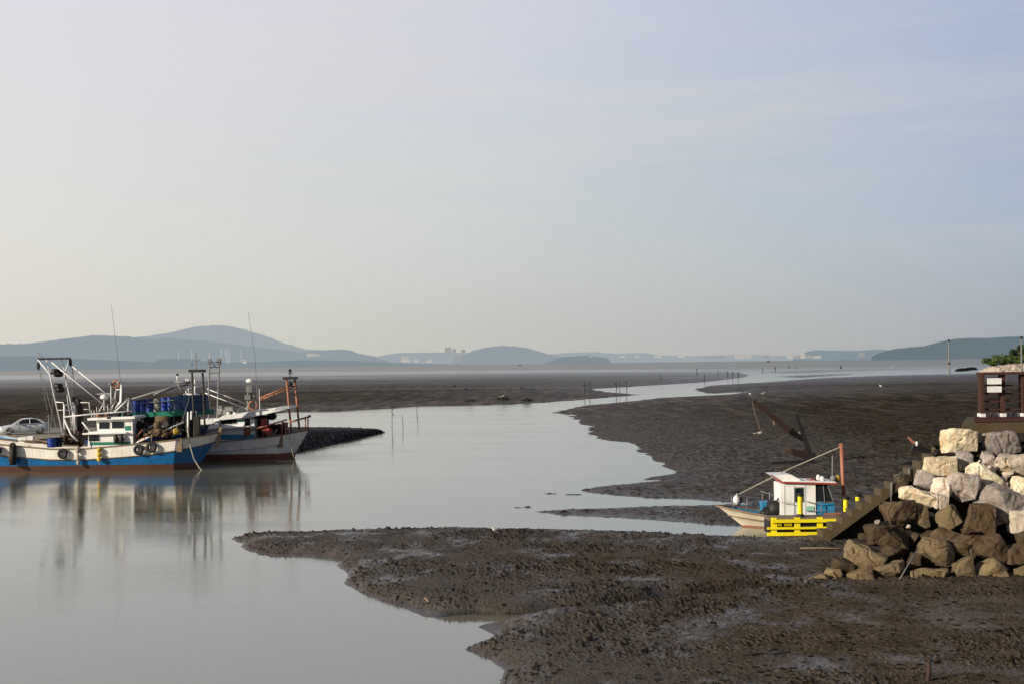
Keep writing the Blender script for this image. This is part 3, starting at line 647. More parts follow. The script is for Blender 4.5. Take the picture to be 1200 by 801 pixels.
for k,(px,py,lb,mt_) in enumerate(((185,498,'yellow brown float on top of the net heap','net'),(207,505,'yellow float lying right of the net heap','ybuoy'),(187,505,'mottled brown float halfway down the net heap','net'))):
    o = MB().ball((0,0,0),.34 if k!=1 else .26).build('float', M[mt_], smooth=True); o.location = at1(px,py,-1.3); MB().tube([(0,0,.2),(.05,.1,.5)],.025).build('rope', M['rope'], o); tag(o,lb,'float')
o = MB().ball((0,0,0),.26,sq=(.8,.6,1.5)).ball((.42,0,.03),.25,sq=(.8,.6,1.5)).build('fender_pair', M['black'], smooth=True); o.location = at1(136.5,514,-1.75); MB().tube([(0,0,.3),(0,.2,.6)],.02).build('rope', M['rope'], o); tag(o,'two small black fenders hanging together on the white deckhouse side','fender')
lifebuoy(at1(136.5,449.5,.1), 'small orange lifebuoy high on the mast of the nearest boat', r=.24)
ex = random.Random(31)
for A_, B_ in (((83,421,1),(84,470,1)),((84,421,1),(89,480,1)),((62,454,-.9),(60,500,-1)),((47,431,-.6),(66,500,-1)),((143,452,0),(152,486,.2)),((137,452,.3),(126,486,-.6)),((143,455,0),(159,482,.4)),((228,440,-.3),(212,500,-.6)),((240,440,.5),(252,505,.2)),((70,420,0),(70,437,0)),((112,486,-1.2),(118,470,-.4))):
    MB().tube([L1(*A_), (L1(*A_)+L1(*B_))*.5+Vector((.05,0,-.08)), L1(*B_)], .02, 4).build('rigging_line', M['grey'], boat1)
for px, top_ in ((108,480),(114,476),(127,474),(151,478)):
    MB().tube([L1(px,489,-.6),L1(px,top_,-.6)], .03, 5).build('stanchion', M['pipe'], boat1)
gb = MB()
for k in range(9): gb.box(L1(109+ex.random()*46, 486.5-ex.random()*3, -1+ex.random()*1.6), (.2+ex.random()*.4,.3,.14+ex.random()*.25), rz=ex.random()*3)
gb.build('roof_gear', M['grime'], boat1)
for px, y0, y1 in ((97,512,521),(160,505,517),(170,501,514),(196,499,513),(203,497,511)):
    MB().tube([L1(px,y1,-1.9),L1(px,y0,-1.9)], .035, 6).build('rail_post', M['grime'], boat1)
# ---- boat three: green deck loaded with barrels, behind boat one
D3 = 118.5; B3X = W(250,482,d=D3).x; L3 = Loc(B3X, D3)
boat3 = empty('fishing_boat', (B3X,D3,0), 'boat with a green raised deck full of barrels, moored between the other two', 'boat', 'fishing boats moored at the quay')
hull(boat3, [(-11,1.9,1.9,1.7,2.5,1.5,.5,0),(-10,2.2,2.2,2.1,2.4,1.4,.5,0),(-6,2.2,2.1,1.9,2.5,1.5,.5,0),(-2.8,1.9,1.7,1.2,2.9,1.8,.5,.4),(-.3,.15,.1,.05,3.2,2.1,.5,1.5)], mats=('boot','navy','navy','wood','deckm'))
z3 = L3(175,484,-2).z
pl = [(L3(143,486,-2).x,-2.1),(L3(205,480,-2).x,-2.1),(L3(252,482,0).x,-.3),(L3(252,482,0).x,.3),(L3(205,480,0).x,2.1),(L3(143,486,0).x,2.1)]
dk = MB(); dk.add([(x,y,z3-.32+.02*(x-pl[0][0])) for x,y in pl]+[(x,y,z3+.05+.03*(x-pl[0][0])) for x,y in pl],[tuple(range(6))[::-1],tuple(range(6,12))]+[(i,(i+1)%6,(i+1)%6+6,i+6) for i in range(6)])
dk.build('raised_deck', M['green'], boat3)
for px, yy in ((146,-1.9),(168,-1.9),(190,-1.9),(204,-1.9),(146,1.9),(190,1.9),(232,0)):
    x = L3(px,480,yy).x; MB().tube([(x,yy,2.0),(x,yy,z3-.2)], .07).build('deck_support', M['grey'], boat3)
MB().box(((pl[0][0]+pl[1][0])/2+.5,.6,3.0),(3.6,1.8,2.2)).build('deckhouse', M['grime'], boat3, bevel=.04)
MB().tube([L3(183,491,-2.1),L3(200,491,-2.1)], .3, 12).build('rolled_awning', M['net'], boat3, smooth=True)
MB().tube([L3(158,472.5,-2.05),L3(204,468.5,-2.05),L3(205.5,479,-2.05)], .035).tube([L3(158,472.5,-2.05),L3(158,484,-2.05)],.035).tube([L3(172,471.3,-2.05),L3(172,482,-2.05)],.03).tube([L3(190,469.8,-2.05),L3(190,480,-2.05)],.03).build('deck_rail', M['grey'], boat3)
MB().tube([L3(150,489,-2.0),L3(151.5,466,-2.0),L3(145,474,-2.0)], .09).build('davit', M['pipe'], boat3, smooth=True)
bm_ = MB().tube([L3(155,467,-1),L3(206,452,0),L3(222,450,.2)], .09).tube([L3(205,447,0),L3(224,447.5,0)],.1).tube([L3(180,462,-.5),L3(204,453.5,-.1)],.1).tube([L3(208,447,0),L3(215,462,0)],.07)
bm_.build('boom', M['grey'], boat3, smooth=True)
ms = MB()
for px,a_,b2 in ((219,443,470),(221.5,443,470),(229,444,470),(208.5,439,447)): ms.tube([L3(px,b2,.4),L3(px,a_,.4)], .075)
ms.box(L3(225,464,.4),(1.2,.5,.5)).tube([L3(214,455,.4),L3(238,452,.4)],.05).build('mast', M['pipe'], boat3, smooth=True)
MB().ball(L3(208.5,438.5,.4),.12).build('masthead_lamp', M['black'], boat3)
# tarpaulin dodger around the bow
x0, x1 = L3(206,470,0).x, L3(243,470,0).x
tp = MB(); pts = [(x0,-2.0),(x0+1.3,-1.55),(x0+2.3,-1.0),(x1,-.35),(x1+.1,.4)]
vs = []
for i,(x,y) in enumerate(pts): vs += [(x,y,z3+.05),(x+.03*(i%2),y,z3+1.35+.12*(i%2))]
tp.add(vs, [(2*i,2*i+2,2*i+3,2*i+1) for i in range(4)]); tp.build('bow_dodger', M['tarp'], boat3)
def at3(px,py,ly=0): return L3(px,py,ly)+Vector(boat3.location)
bl = ['widest blue barrel at the left end of the green deck','second blue barrel from the left on the green deck, beside the wide one','blue barrel just left of the grey one on the green deck','grey barrel in the row on the green deck','blue barrel just right of the grey one on the green deck','blue barrel at the right end of the lit row on the green deck']
for k,(px,py,mt_,r) in enumerate(((160,484.3,'barrel',.40),(168.5,483.8,'barrel',.30),(176.5,483,'barrel',.34),(185.5,482,'barrelg',.36),(193.5,481,'barrel',.33),(201,480.3,'barrel',.36))):
    barrel(at3(px,py,-1.55), bl[k], mt_, 'barrels on the green deck', r, 1.12)
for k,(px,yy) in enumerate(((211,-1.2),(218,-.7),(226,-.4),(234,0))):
    barrel(at3(px,480,yy), 'shaded dark blue barrel behind the bow tarpaulin of the green decked boat', 'tarp', 'shaded barrels at the bow of the green decked boat', .36, 1.25)  # darker blue than the lit row puts the shade into their colour
# ---- boat two: white with orange gear
D2 = 124.0; B2X = W(362,505,d=D2).x; L2 = Loc(B2X, D2)
boat2 = empty('fishing_boat', (B2X,D2,0), 'white fishing boat with orange rails and orange bow gantry, furthest right of the moored boats', 'boat', 'fishing boats moored at the quay')
def s2(px, sheer, kn, bd, bk, bw, rk, boot=.5):
    q = L2(px, sheer, -1.9); k = L2(px, kn, -1.9); return (L2(px,sheer,-1.9 if bd > 1 else 0).x, bd, bk, bw, q.z, k.z, boot, rk)
hull(boat2, [s2(120,517,529,1.7,1.7,1.5,0), s2(180,521,532,2.0,2.0,1.9,0), s2(235,519,529.5,2.1,2.05,1.95,0), s2(262,516.5,527,2.1,2.05,1.95,0), s2(300,513,524.3,2.08,2.02,1.9,.1), s2(328,509.8,519.5,2.03,1.95,1.7,.3), s2(348,506.8,516,.95,.85,.6,.7),s2(362,504.5,514,.1,.08,.03,1.4)],
     mats=('redboot','white','white','wood','deckm'))
MB().box(L2(328.5,516,-1.85),(.5,.2,1.1)).build('rubbing_post', M['wood'], boat2, bevel=.02)
a = L2(232,517,-1.4); b_ = L2(299,490,-1.4)
h2 = MB().prism([(a.x,a.z-.4),(b_.x,a.z-.4),(b_.x,b_.z),(a.x+.3,b_.z)], -1.4,1.4).build('deckhouse', M['cabin'], boat2, bevel=.04)
MB().box(((a.x+b_.x)/2,-1.42,L2(270,511.5,-1.4).z),(b_.x-a.x-.05,.04,.42)).build('trim_stripe', M['ltblue'], h2)
window(h2, L2(266,493.5,-1.4), .85,.4); window(h2, L2(274,492.8,-1.4), .6,.42); window(h2, L2(290.5,493.8,-1.4), .5,.62)
MB().box(L2(259,501,-1.75),(4.3,.7,.14),ry=R(-2)).box(L2(283,499.5,-1.55),(2.6,.3,.1),ry=R(-2)).build('side_shelf', M['cabin'], boat2, bevel=.04)
MB().box(L2(290,504,-1.45),(.55,.05,.9)).build('locker', M['orange'], h2)
MB().box(L2(281.5,492.5,-1.42),(.75,.04,.16)).build('name_board', M['green'], h2)
sh = MB()
for px in (299,314): sh.tube([L2(px,510,-1.1),L2(px,486,-1.1)],.05)
sh.box(L2(307,500,.4),(1.2,.9,2.1)).build('companionway', M['grime'], boat2)
pr = [L2(250,494,-1.8),L2(262,491.5,-1.8),L2(300,487.5,-1.8),L2(341,478,-1.8),L2(339,475.5,-1.8),L2(318,478,-1.8),L2(262,486.5,-1.8),L2(256,490,-1.8)]
MB().prism([(q.x,q.z) for q in pr], -1.8,1.8).build('canopy_roof', M['cabin'], boat2, bevel=.03)
MB().prism([(q.x,q.z) for q in (L2(322,480,-1.82),L2(340,478,-1.82),L2(339.5,475.2,-1.82),L2(325,476.5,-1.82))], -1.84,1.84).build('canopy_edge', M['pale'], boat2)
MB().ball(L2(319,487,-.5),.35,sq=(1.3,1,1.0)).build('horn_speaker', M['black'], boat2, smooth=True)
for px,hh in ((268,5),(276,4)): MB().tube([L2(px,487,-.8),L2(px,487-hh-1,-.8)],.18,10).build('roof_vent', M['plate'], boat2, smooth=True)
bx = MB()
for k in range(14): bx.box(L2(258+rr.random()*34, 484-rr.random()*7, -1+rr.random()*2),(.25+rr.random()*.5,.3,.15+rr.random()*.35),rz=rr.random()*3)
bx.build('roof_gear', M['grey'], boat2)
mt = MB().tube([L2(291,486,0),L2(291.5,452,0)],.09).tube([L2(296,484,.2),L2(295,450,.2)],.06).tube([L2(288,470,0),L2(299,470,0)],.05).box(L2(292.5,455,0),(.5,.3,.6)).tube([L2(289,478,0),L2(299,462,0)],.05).box(L2(291,465,0),(.5,.4,.4)); mt.build('mast', M['grey'], boat2, smooth=False)
MB().lathe([(.22,0),(.34,.08),(.34,.2),(.26,.32),(.05,.36)], L2(293.4,448,0), n=16).build('radar_dome', M['cabin'], boat2, smooth=True)
MB().tube([L2(302.5,466,0),L2(299,415,0),L2(291.5,366,0)],.035,5,.014).build('antenna', M['grey'], boat2)
MB().tube([L2(305,480,-.5),L2(304.5,455,-.5)],.04).build('whip_aerial', M['pipe'], boat2)
for a_, b2, yy in (((243,455),(293,474),-1),((241,460),(290,478.5),-.6)): MB().tube([L2(*a_,yy),L2(*b2,0)],.055).build('boom', M['pipe'], boat2, smooth=True)
ld = MB().tube([L2(246,423,-1.3),L2(245,515,-1.3)],.085).tube([L2(257.5,422,1.3),L2(254.5,512,1.3)],.085)
for q in (424,430,437,446,455): ld.tube([L2(246,q,-1.3),L2(257.5,q-.5,1.3)],.035)
ld.tube([L2(248,424,-1),L2(256,431,1)],.03).tube([L2(249,431,-1),L2(255,424,1)],.03).box(L2(246.3,423,-1.3),(.3,.3,.4)).box(L2(257.3,423,1.3),(.35,.3,.5)); ld.build('stern_gallows', M['grey'], boat2)
MB().tube([L2(304,466.5,0),L2(336,453,-.3)],.075).tube([L2(306,468,.3),L2(346,452,.3)],.06).tube([L2(311,462,0),L2(330,457,0)],.03).build('orange_boom', M['orange'], boat2, smooth=True)
bgn = MB().tube([L2(336.5,444,-.6),L2(342,506,-.8)],.10).tube([L2(346,444,.6),L2(351.5,503,.6)],.10).tube([L2(337.3,452,-.6),L2(347,452,.6)],.06)
bgn.build('bow_gantry', M['orange'], boat2, smooth=True)
MB().box(L2(341,442.5,0),(1.1,1.6,.2)).tube([L2(340.5,442,0),L2(340.5,431,0)],.05).tube([L2(338,436,0),L2(340.5,438,0),L2(343.5,436,0)],.04).ball(L2(340.5,434,0),.15).ball(L2(340.8,449,0),.2).build('masthead_plate', M['black'], boat2)
rl = MB().tube([L2(287,511,-1.6),L2(294,503.5,-1.6),L2(312,498.5,-1.6),L2(337,491,-1.5)],.08).tube([L2(340,494,-.9),L2(363,487.5,.2)],.085)
for px,y0,y1,yy in ((331,496,509,-1.6),(335,495,509,-1.5),(358.5,489,504,-.3),(361.5,488,504,.2),(309,499,511,-1.4)): rl.tube([L2(px,y1,yy),L2(px,y0,yy)],.065)
rl.ball(L2(363.5,487,.2),.13); rl.build('deck_rail', M['orange'], boat2, smooth=True)
wn = MB()
for k in range(20): wn.box(L2(310+rr.random()*26, 497+rr.random()*10, -1+rr.random()*2),(.2+rr.random()*.45,.3,.15+rr.random()*.5),rz=rr.random()*3,ry=rr.random())
wn.tube([L2(318,508,-1),L2(330,497,-1)],.04).tube([L2(322,508,-1),L2(332,500,-1)],.03); wn.build('deck_machinery', M['rust'], boat2)
MB().lathe([(.33,-.4),(.33,-.3),(.15,-.28),(.15,.28),(.33,.3),(.33,.4)], L2(316,505,-1.2), 'Y').box(L2(310.5,497,-1.2),(.5,.5,1.1)).build('winch', M['redtrim'], boat2)
def at2(px,py,ly=0): return L2(px,py,ly)+Vector(boat2.location)
lifebuoy(at2(297,474.5,-1.2), 'large orange lifebuoy standing on the canopy roof of the white boat', r=.34)
o = MB().tube([L2(340,508,-1.6),L2(341.5,520,-1.8),L2(344,532,-1.9),L2(346,537,-1.9)],.03).build('mooring_rope', M['rope'], smooth=True); o.location = boat2.location; tag(o,'thin rope hanging down from the bow of the white boat','rope')
# ---- boat four: blue bow seen behind boat one at the left edge
D4 = 118.0; B4X = W(30,515,d=D4).x; L4 = Loc(B4X, D4)
boat4 = empty('fishing_boat', (B4X,D4,0), 'boat with a bright blue pointed bow, mostly hidden behind the stern of the nearest boat', 'boat', 'fishing boats moored at the quay')
hull(boat4, [(-9,1.4,1.3,1.2,2.6,1.7,.5,0),(-4,1.5,1.4,1.2,2.65,1.7,.5,0),(-2.2,1.3,1.1,.8,2.45,1.6,.5,.3),(0,.1,.08,.04,2.1,1.5,.5,1.0)], mats=('boot','blue','ltblue','pale','blue'))
MB().tube([L4(0,508,-1.3),L4(12,506,-1.2),L4(24,512,-.9),L4(38,517,-.5)],.05).build('mooring_rope', M['rope'], boat4)
MB().tube([L4(36,513,.6),L4(60,518,-.6)],.08).build('boathook_pole', M['wood'], boat4)
# dark roll and warps between boats hide nothing else
# ================================================================ QUAY, CAR
def lumpy(name, fn, nu, nv, mat, parent=None):
    vs = [fn(i/(nu-1), j/(nv-1)) for j in range(nv) for i in range(nu)]
    fs = [(j*nu+i,j*nu+i+1,(j+1)*nu+i+1,(j+1)*nu+i) for j in range(nv-1) for i in range(nu-1)]
    return MB().add(vs,fs).build(name, mat, parent, fixn=False)
def rock_mat(name, c, dark=(.03,.022,.014), spec=.3, tide=True, vein=False):
    m, t, b = nt(name); L = t.links.new; p = pos(t)
    oi = t.nodes.new('ShaderNodeObjectInfo')
    n1 = noi(t, p, 1.6, 6, .65); n2 = noi(t, p, 7, 6, .7)
    r1 = ramp(t, [(.28,.45),(.5,.95),(.72,1.25)]); L(n1, r1.inputs[0])
    r2 = ramp(t, [(.3,.70),(.6,1.1)]); L(n2, r2.inputs[0])
    base = mixc(t, 1, oi.outputs['Color'] if c is None else c, r1.outputs[0], 'MULTIPLY'); base = mixc(t, 1, base, r2.outputs[0], 'MULTIPLY')
    # rusty staining in the pale stone
    st = noi(t, pos(t,(2.2,2.2,.8)), 1.4, 5, .7); sr = ramp(t, [(.56,0.0),(.66,.6)]); L(st, sr.inputs[0])
    base = mixc(t, sr.outputs[0], base, mixc(t, 1, base, (1.0,.62,.36), 'MULTIPLY'))
    # thin cracks
    v = t.nodes.new('ShaderNodeTexVoronoi'); v.feature = 'DISTANCE_TO_EDGE'; v.inputs['Scale'].default_value = 1.1
    wv = t.nodes.new('ShaderNodeMix'); wv.data_type = 'VECTOR'; wv.inputs[0].default_value = .35; L(p, wv.inputs[4]); 
    nn = t.nodes.new('ShaderNodeTexNoise'); nn.inputs['Scale'].default_value = 2.0; L(p, nn.inputs['Vector']); L(nn.outputs['Color'], wv.inputs[5]); L(wv.outputs[1], v.inputs['Vector'])
    cr = ramp(t, [(.0,.55),(.012,.0)]); L(v.outputs['Distance'], cr.inputs[0])
    base = mixc(t, cr.outputs[0], base, (.06,.045,.035) if not vein else (.5,.47,.43))
    if tide:
        sp = t.nodes.new('ShaderNodeSeparateXYZ'); L(p, sp.inputs[0])
        z = mathn(t,'ADD', sp.outputs['Z'], mathn(t,'MULTIPLY', mathn(t,'SUBTRACT', noi(t,p,.8,4,.6), .5), 2.0))
        tr = t.nodes.new('ShaderNodeMapRange'); tr.inputs['From Min'].default_value = 3.35; tr.inputs['From Max'].default_value = 2.15; L(z, tr.inputs['Value'])
        wet = mixc(t, 1.0, mixc(t, n2, (.38,.38,.38), (1.9,1.9,1.9)), mixc(t, .35, oi.outputs['Color'] if c is None else (.05,.04,.03), (.085,.058,.030)), 'MULTIPLY'); L(tr.outputs[0], (mm := t.nodes.new('ShaderNodeMath')).inputs[0]); mm.operation = 'MULTIPLY'; mm.inputs[1].default_value = .93
        base = mixc(t, mm.outputs[0], base, wet)
    L(base, b.inputs['Base Color']); b.inputs['Roughness'].default_value = .8; b.inputs['Specular IOR Level'].default_value = spec
    bp = N(t,'ShaderNodeBump', Strength=.7, Distance=.035); L(mathn(t,'ADD', noi(t,p,5,7,.7), mathn(t,'MULTIPLY', n1, .8)), bp.inputs['Height']); L(bp.outputs[0], b.inputs['Normal'])
    return m
conc = paint('old_concrete', (.26,.24,.20), .9, (.10,.08,.055), .7, bump=.6)
concwet = paint('tide_stained_concrete', (.085,.062,.030), .8, (.03,.022,.010), .7, bump=.8)
darkwall = paint('shade_black_wall', (.012,.010,.007), .85, (.02,.016,.010), .5, bump=.8)  # near-black base paints in the shade of the hollow under the stairs
wetrock = rock_mat('black_wet_stones', (.008,.0065,.005), spec=.25, tide=False)
ridge = [(-75,133,1.75),(-50,131.5,1.75),(-40,131.5,1.72),(-30,136,1.5),(-21.6,150,1.25),(-18,160,.75),(-15.7,169,.28)]
toe = [(-75,127,-.4),(-50,127,-.4),(-40,125.5,-.4),(-30,123.5,-.4),(-19.6,126,-.3),(-17.2,147,-.25),(-14.9,168,-.12)]
back = [(-75,150,1.75),(-50,148,1.75),(-42,148,1.7),(-36,152,1.45),(-27,160,1.2),(-20,168,.7),(-16.2,171.5,.28)]
bt = [(-75,156,-.3),(-50,154,-.3),(-44,154,-.3),(-40,158,-.3),(-30,166,-.3),(-22,174,-.3),(-16.5,174,-.2)]
def tr_(arr, u):
    x = u*(len(arr)-1); i = min(int(x),len(arr)-2); f = x-i; return Vector(arr[i]).lerp(Vector(arr[i+1]), f)
def jet(u, v):
    if v < .5: p = tr_(toe,u).lerp(tr_(ridge,u), v/.5); k = .20*math.sin(math.pi*v/.5)+.05
    elif v < .8: p = tr_(ridge,u).lerp(tr_(back,u), (v-.5)/.3); k = .05
    else: p = tr_(back,u).lerp(tr_(bt,u), (v-.8)/.2); k = .2
    q = Vector((u*190,v*26,0)); return p+Vector((mnoise.noise(q*.9)*k*1.2, mnoise.noise(q*.9+Vector((9,9,9)))*k*1.5, (mnoise.noise(q*.8+Vector((3,7,1)))+.5*mnoise.noise(q*2.2))*k*1.2))
slip = empty('slipway', (-40,132,0), 'dark wet stone jetty sloping down to a point in the channel behind the boats', 'jetty')
def sub(fn, off): return lambda u,v: fn(u,v)-off
lumpy('stone_bank', sub(jet, Vector((-40,132,0))), 520, 60, wetrock, slip)
qt = MB()
for i in range(3):
    A, B, C_, D_ = (Vector(ridge[i]),Vector(ridge[i+1]),Vector(back[i+1]),Vector(back[i])); off = Vector((-40,132,0))
    lo = Vector((0,0,-.12)); hi = Vector((0,0,.16)); f = Vector((0,-.6,0))
    qt.hexa([q-off+lo for q in (A+f,B+f,C_,D_)]+[q-off+hi for q in (A+f,B+f,C_,D_)])
qt.build('paving', conc, slip)
# weed-hung stones at the jetty toe
# car
CARP = W(30,500.5,d=134.5); CARZ = 1.75+.165
car = empty('parked_car', (CARP.x, 134.3, CARZ), 'silver white sedan parked on the quay behind the nearest boat', 'car', rz=R(26))
# car local: front at -x, left side at -y
def sect(x, hw, zb, zt, tuck=.06):
    return [(x,-hw+tuck,zb),(x,-hw,zb+.22),(x,-hw,zt-.16),(x,-hw+.09,zt-.02),(x,0,zt+.02),(x,hw-.09,zt-.02),(x,hw,zt-.16),(x,hw,zb+.22),(x,hw-tuck,zb)]
secs = [(-2.24,.55,.30,.62),(-2.20,.72,.22,.68),(-2.0,.83,.18,.76),(-1.6,.87,.17,.84),(-1.0,.885,.17,.93),(-.4,.89,.17,.95),(.6,.89,.17,.97),(1.3,.885,.17,1.0),(1.8,.86,.20,1.02),(2.12,.80,.26,.99),(2.22,.70,.32,.80),(2.24,.6,.36,.6)]
bm_ = MB(); rings = [sect(*s_) for s_ in secs]; vs = [p for r_ in rings for p in r_]; k = 9
fs = [(i*k+j,i*k+(j+1)%k,(i+1)*k+(j+1)%k,(i+1)*k+j) for i in range(len(rings)-1) for j in range(k)]+[tuple(range(k))[::-1],tuple((len(rings)-1)*k+j for j in range(k))]
bm_.add(vs,fs); body = bm_.build('body', M['car'], car, smooth=True)
roofp = [(-.95,.93),(-.25,1.36),(.1,1.43),(.7,1.44),(1.15,1.36),(1.75,1.02)]
gh = MB(); vs = []
for x, z in roofp:
    hw = .80 if z < 1.1 else .62+.0*(z); vs += [(x,-hw,z),(x,-hw+.06,z+.02),(x,hw-.06,z+.02),(x,hw,z)]
base_ = [(-.95,.93),(-.25,.93),(.1,.94),(.7,.95),(1.15,.97),(1.75,1.0)]
gv = []
for (x,z),(xb,zb) in zip(roofp,base_):
    hw = .80 if z < 1.1 else .64; gv += [(x,-hw,z),(x,hw,z),(xb,hw if z<1.1 else .84,zb-.03),(xb,-.80 if z<1.1 else -.84,zb-.03)]
fs = [(i*4+j,i*4+(j+1)%4,(i+1)*4+(j+1)%4,(i+1)*4+j) for i in range(5) for j in range(4)]
MB().add(gv,fs+[(3,2,1,0),(20,21,22,23)]).build('windows', M['carglass'], car, smooth=False)
rf = MB(); rp = [(-.22,1.385),(.1,1.455),(.7,1.465),(1.13,1.385)]
rf.add([(x,s_*(.66),z-.02) for x,z in rp for s_ in (-1,1)]+[(x,s_*.5,z+.015) for x,z in rp for s_ in (-1,1)],
  [(8+2*i,8+2*i+1,8+2*i+3,8+2*i+2) for i in range(3)]+[(2*i,2*i+2,8+2*i+2,8+2*i) for i in range(3)]+[(2*i+1,8+2*i+1,8+2*i+3,2*i+3) for i in range(3)]+[(0,8,9,1),(6,7,15,14)])
rf.build('roof', M['car'], car)
pl_ = MB()
for s_ in (-1,1):
    pl_.tube([(-.97,s_*.80,.93),(-.24,s_*.655,1.38)],.035).tube([(.42,s_*.855,.95),(.40,s_*.655,1.43)],.04).tube([(1.13,s_*.655,1.38),(1.72,s_*.80,1.02)],.07).tube([(-.97,s_*.82,.93),(.5,s_*.87,.96),(1.75,s_*.82,1.01)],.03)
    for a1,b1 in (((-.24,1.385),(.42,1.445)),((.42,1.445),(1.13,1.385))): pl_.tube([(a1[0],s_*.655,a1[1]),(b1[0],s_*.655,b1[1])],.03)
pl_.build('pillars', M['car'], car)
for x in (-1.38,1.32):
    for s_ in (-1,1):
        wl = empty('wheel', (x,s_*.80,.32), None, None); wl.parent = car
        MB().torus((0,0,0), .235,.085,'Y',20,8).build('tyre', M['rubber'], wl, smooth=True)
        rm = MB().lathe([(.05,-.09),(.2,-.085),(.215,-.05),(.215,.09)],(0,0,0),'Y',16)
        for q in range(5): a_ = q*2*math.pi/5; rm.box((.1*math.cos(a_),s_*.10,.1*math.sin(a_)),(.2,.03,.05),ry=-a_)
        rm.build('rim', M['chrome'], wl)
        MB().torus((x,s_*.862,.32), .335,.03,'Y',14,6,0,math.pi).build('wheel_arch', M['black'], car)
for s_ in (-1,1):
    MB().ball((-2.08,s_*.62,.66),.15,sq=(.9,1.35,.7)).build('headlight', M['lamp'], car, smooth=True)
    MB().ball((2.14,s_*.66,.83),.13,sq=(.7,1.2,.9)).build('tail_light', M['redtrim'], car, smooth=True)
    MB().ball((-.62,s_*.98,1.0),.10,sq=(.8,1.3,.8)).build('mirror', M['car'], car, smooth=True)
    MB().box((.02,s_*.905,.80),(.2,.02,.03)).box((.85,s_*.905,.83),(.2,.02,.03)).build('door_handle', M['chrome'], car)
    MB().box((.42,s_*.893,.62),(.012,.01,.6)).box((-.55,s_*.893,.6),(.012,.01,.6)).build('door_seam', M['black'], car)
MB().box((-2.225,0,.50),(.05,.9,.16)).box((-2.235,0,.28),(.05,1.0,.1)).build('grille', M['black'], car)
MB().box((-2.26,0,.40),(.02,.5,.11)).build('number_plate', M['plate'], car)
# lamp-like small posts on the quay behind the gallows
o = MB().tube([(0,0,0),(0,0,1.6)],.05).ball((0,0,1.7),.12).build('quay_post', M['grey']); o.location = (W(58,500,d=133).x,133,1.9); tag(o,'thin grey post with a round head on the quay right of the car','post')
# ================================================================ ROCKS, STAIRS, DECK
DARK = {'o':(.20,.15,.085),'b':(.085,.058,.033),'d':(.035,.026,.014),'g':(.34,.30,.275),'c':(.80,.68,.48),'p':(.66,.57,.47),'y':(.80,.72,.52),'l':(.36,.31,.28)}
stone = rock_mat('granite_boulder', None, vein=False)
def slope_d(px, py):
    """depth of the revetment face: foot at z 0.1, d 49.6 rising to z 5.3, d 55.5"""
    u, v = uv(px, py); m_ = (55.5-49.6)/5.2
    # z = H - v/F*d ; d = 49.6 + m*(z-.1)
    return (49.6+m_*(H-.1))/(1+m_*v/F)
def boulder(px, py, w_, h_, tilt, tone, label, seed, push=0.0, dz=0.0, deep=1.0, blocky=.0):
    d = slope_d(px, py)+push; c = W(px, py, d=d); s = d/F; a, b = w_*s/2, h_*s/2; dp = (a+b)/2*deep
    r_ = random.Random(seed); pts = []
    for k in range(17+int(6*blocky)):
        v = Vector((r_.gauss(0,1),r_.gauss(0,1),r_.gauss(0,1))).normalized()
        q = Vector([math.copysign(abs(x)**(.62-.30*blocky), x) for x in v]); q *= (.86+.16*r_.random())
        pts.append(q)
    mx = [max(abs(min(p[i] for p in pts)),max(p[i] for p in pts)) for i in range(3)]
    lo = [min(p[i] for p in pts) for i in range(3)]; hi = [max(p[i] for p in pts) for i in range(3)]
    pts = [Vector([(p[i]-lo[i])/(hi[i]-lo[i])*2-1 for i in range(3)]) for p in pts]
    bm = bmesh.new()
    for p in pts: bm.verts.new((p.x*a*1.05, p.y*dp, p.z*b*1.05))
    bmesh.ops.convex_hull(bm, input=list(bm.verts))
    bmesh.ops.delete(bm, geom=[v for v in bm.verts if not v.link_faces], context='VERTS')
    bmesh.ops.dissolve_limit(bm, angle_limit=R(14), verts=bm.verts, edges=bm.edges)
    bmesh.ops.bevel(bm, geom=list(bm.edges), offset=.03*min(1,(a+b)), segments=2, affect='EDGES', profile=.55)
    bmesh.ops.triangulate(bm, faces=bm.faces)
    for it in range(5):
        lg = [e for e in bm.edges if e.calc_length() > .085]
        if not lg: break
        bmesh.ops.subdivide_edges(bm, edges=lg, cuts=1); bmesh.ops.triangulate(bm, faces=[f for f in bm.faces if len(f.verts) > 3])
    bm.normal_update(); sd = Vector((seed*3.1,seed*1.7,0))
    for v in bm.verts:
        q = v.co; n_ = mnoise.fractal(q*1.7+sd, .9, 2.1, 5)*.055+mnoise.noise(q*.9+sd)*.025+mnoise.noise(q*6.5+sd)*.012-.05*max(0,.07-abs(mnoise.noise(q*1.25+sd*2)))/.07
        v.co = q+v.normal*n_*min(1.2,(a+b))
    me = bpy.data.meshes.new('boulder'); bm.to_mesh(me); bm.free(); me.materials.append(stone)
    o = bpy.data.objects.new('boulder', me); col.objects.link(o)
    o.location = c+Vector((0,0,dz)); o.rotation_euler = (R(r_.uniform(-8,8)), R(tilt), 0)
    cc = DARK[tone]; j = 1+r_.uniform(-.25,.25); o.color = (cc[0]*j,cc[1]*j,cc[2]*j,1)
    return tag(o, label, 'boulder', 'boulders of the sea wall')
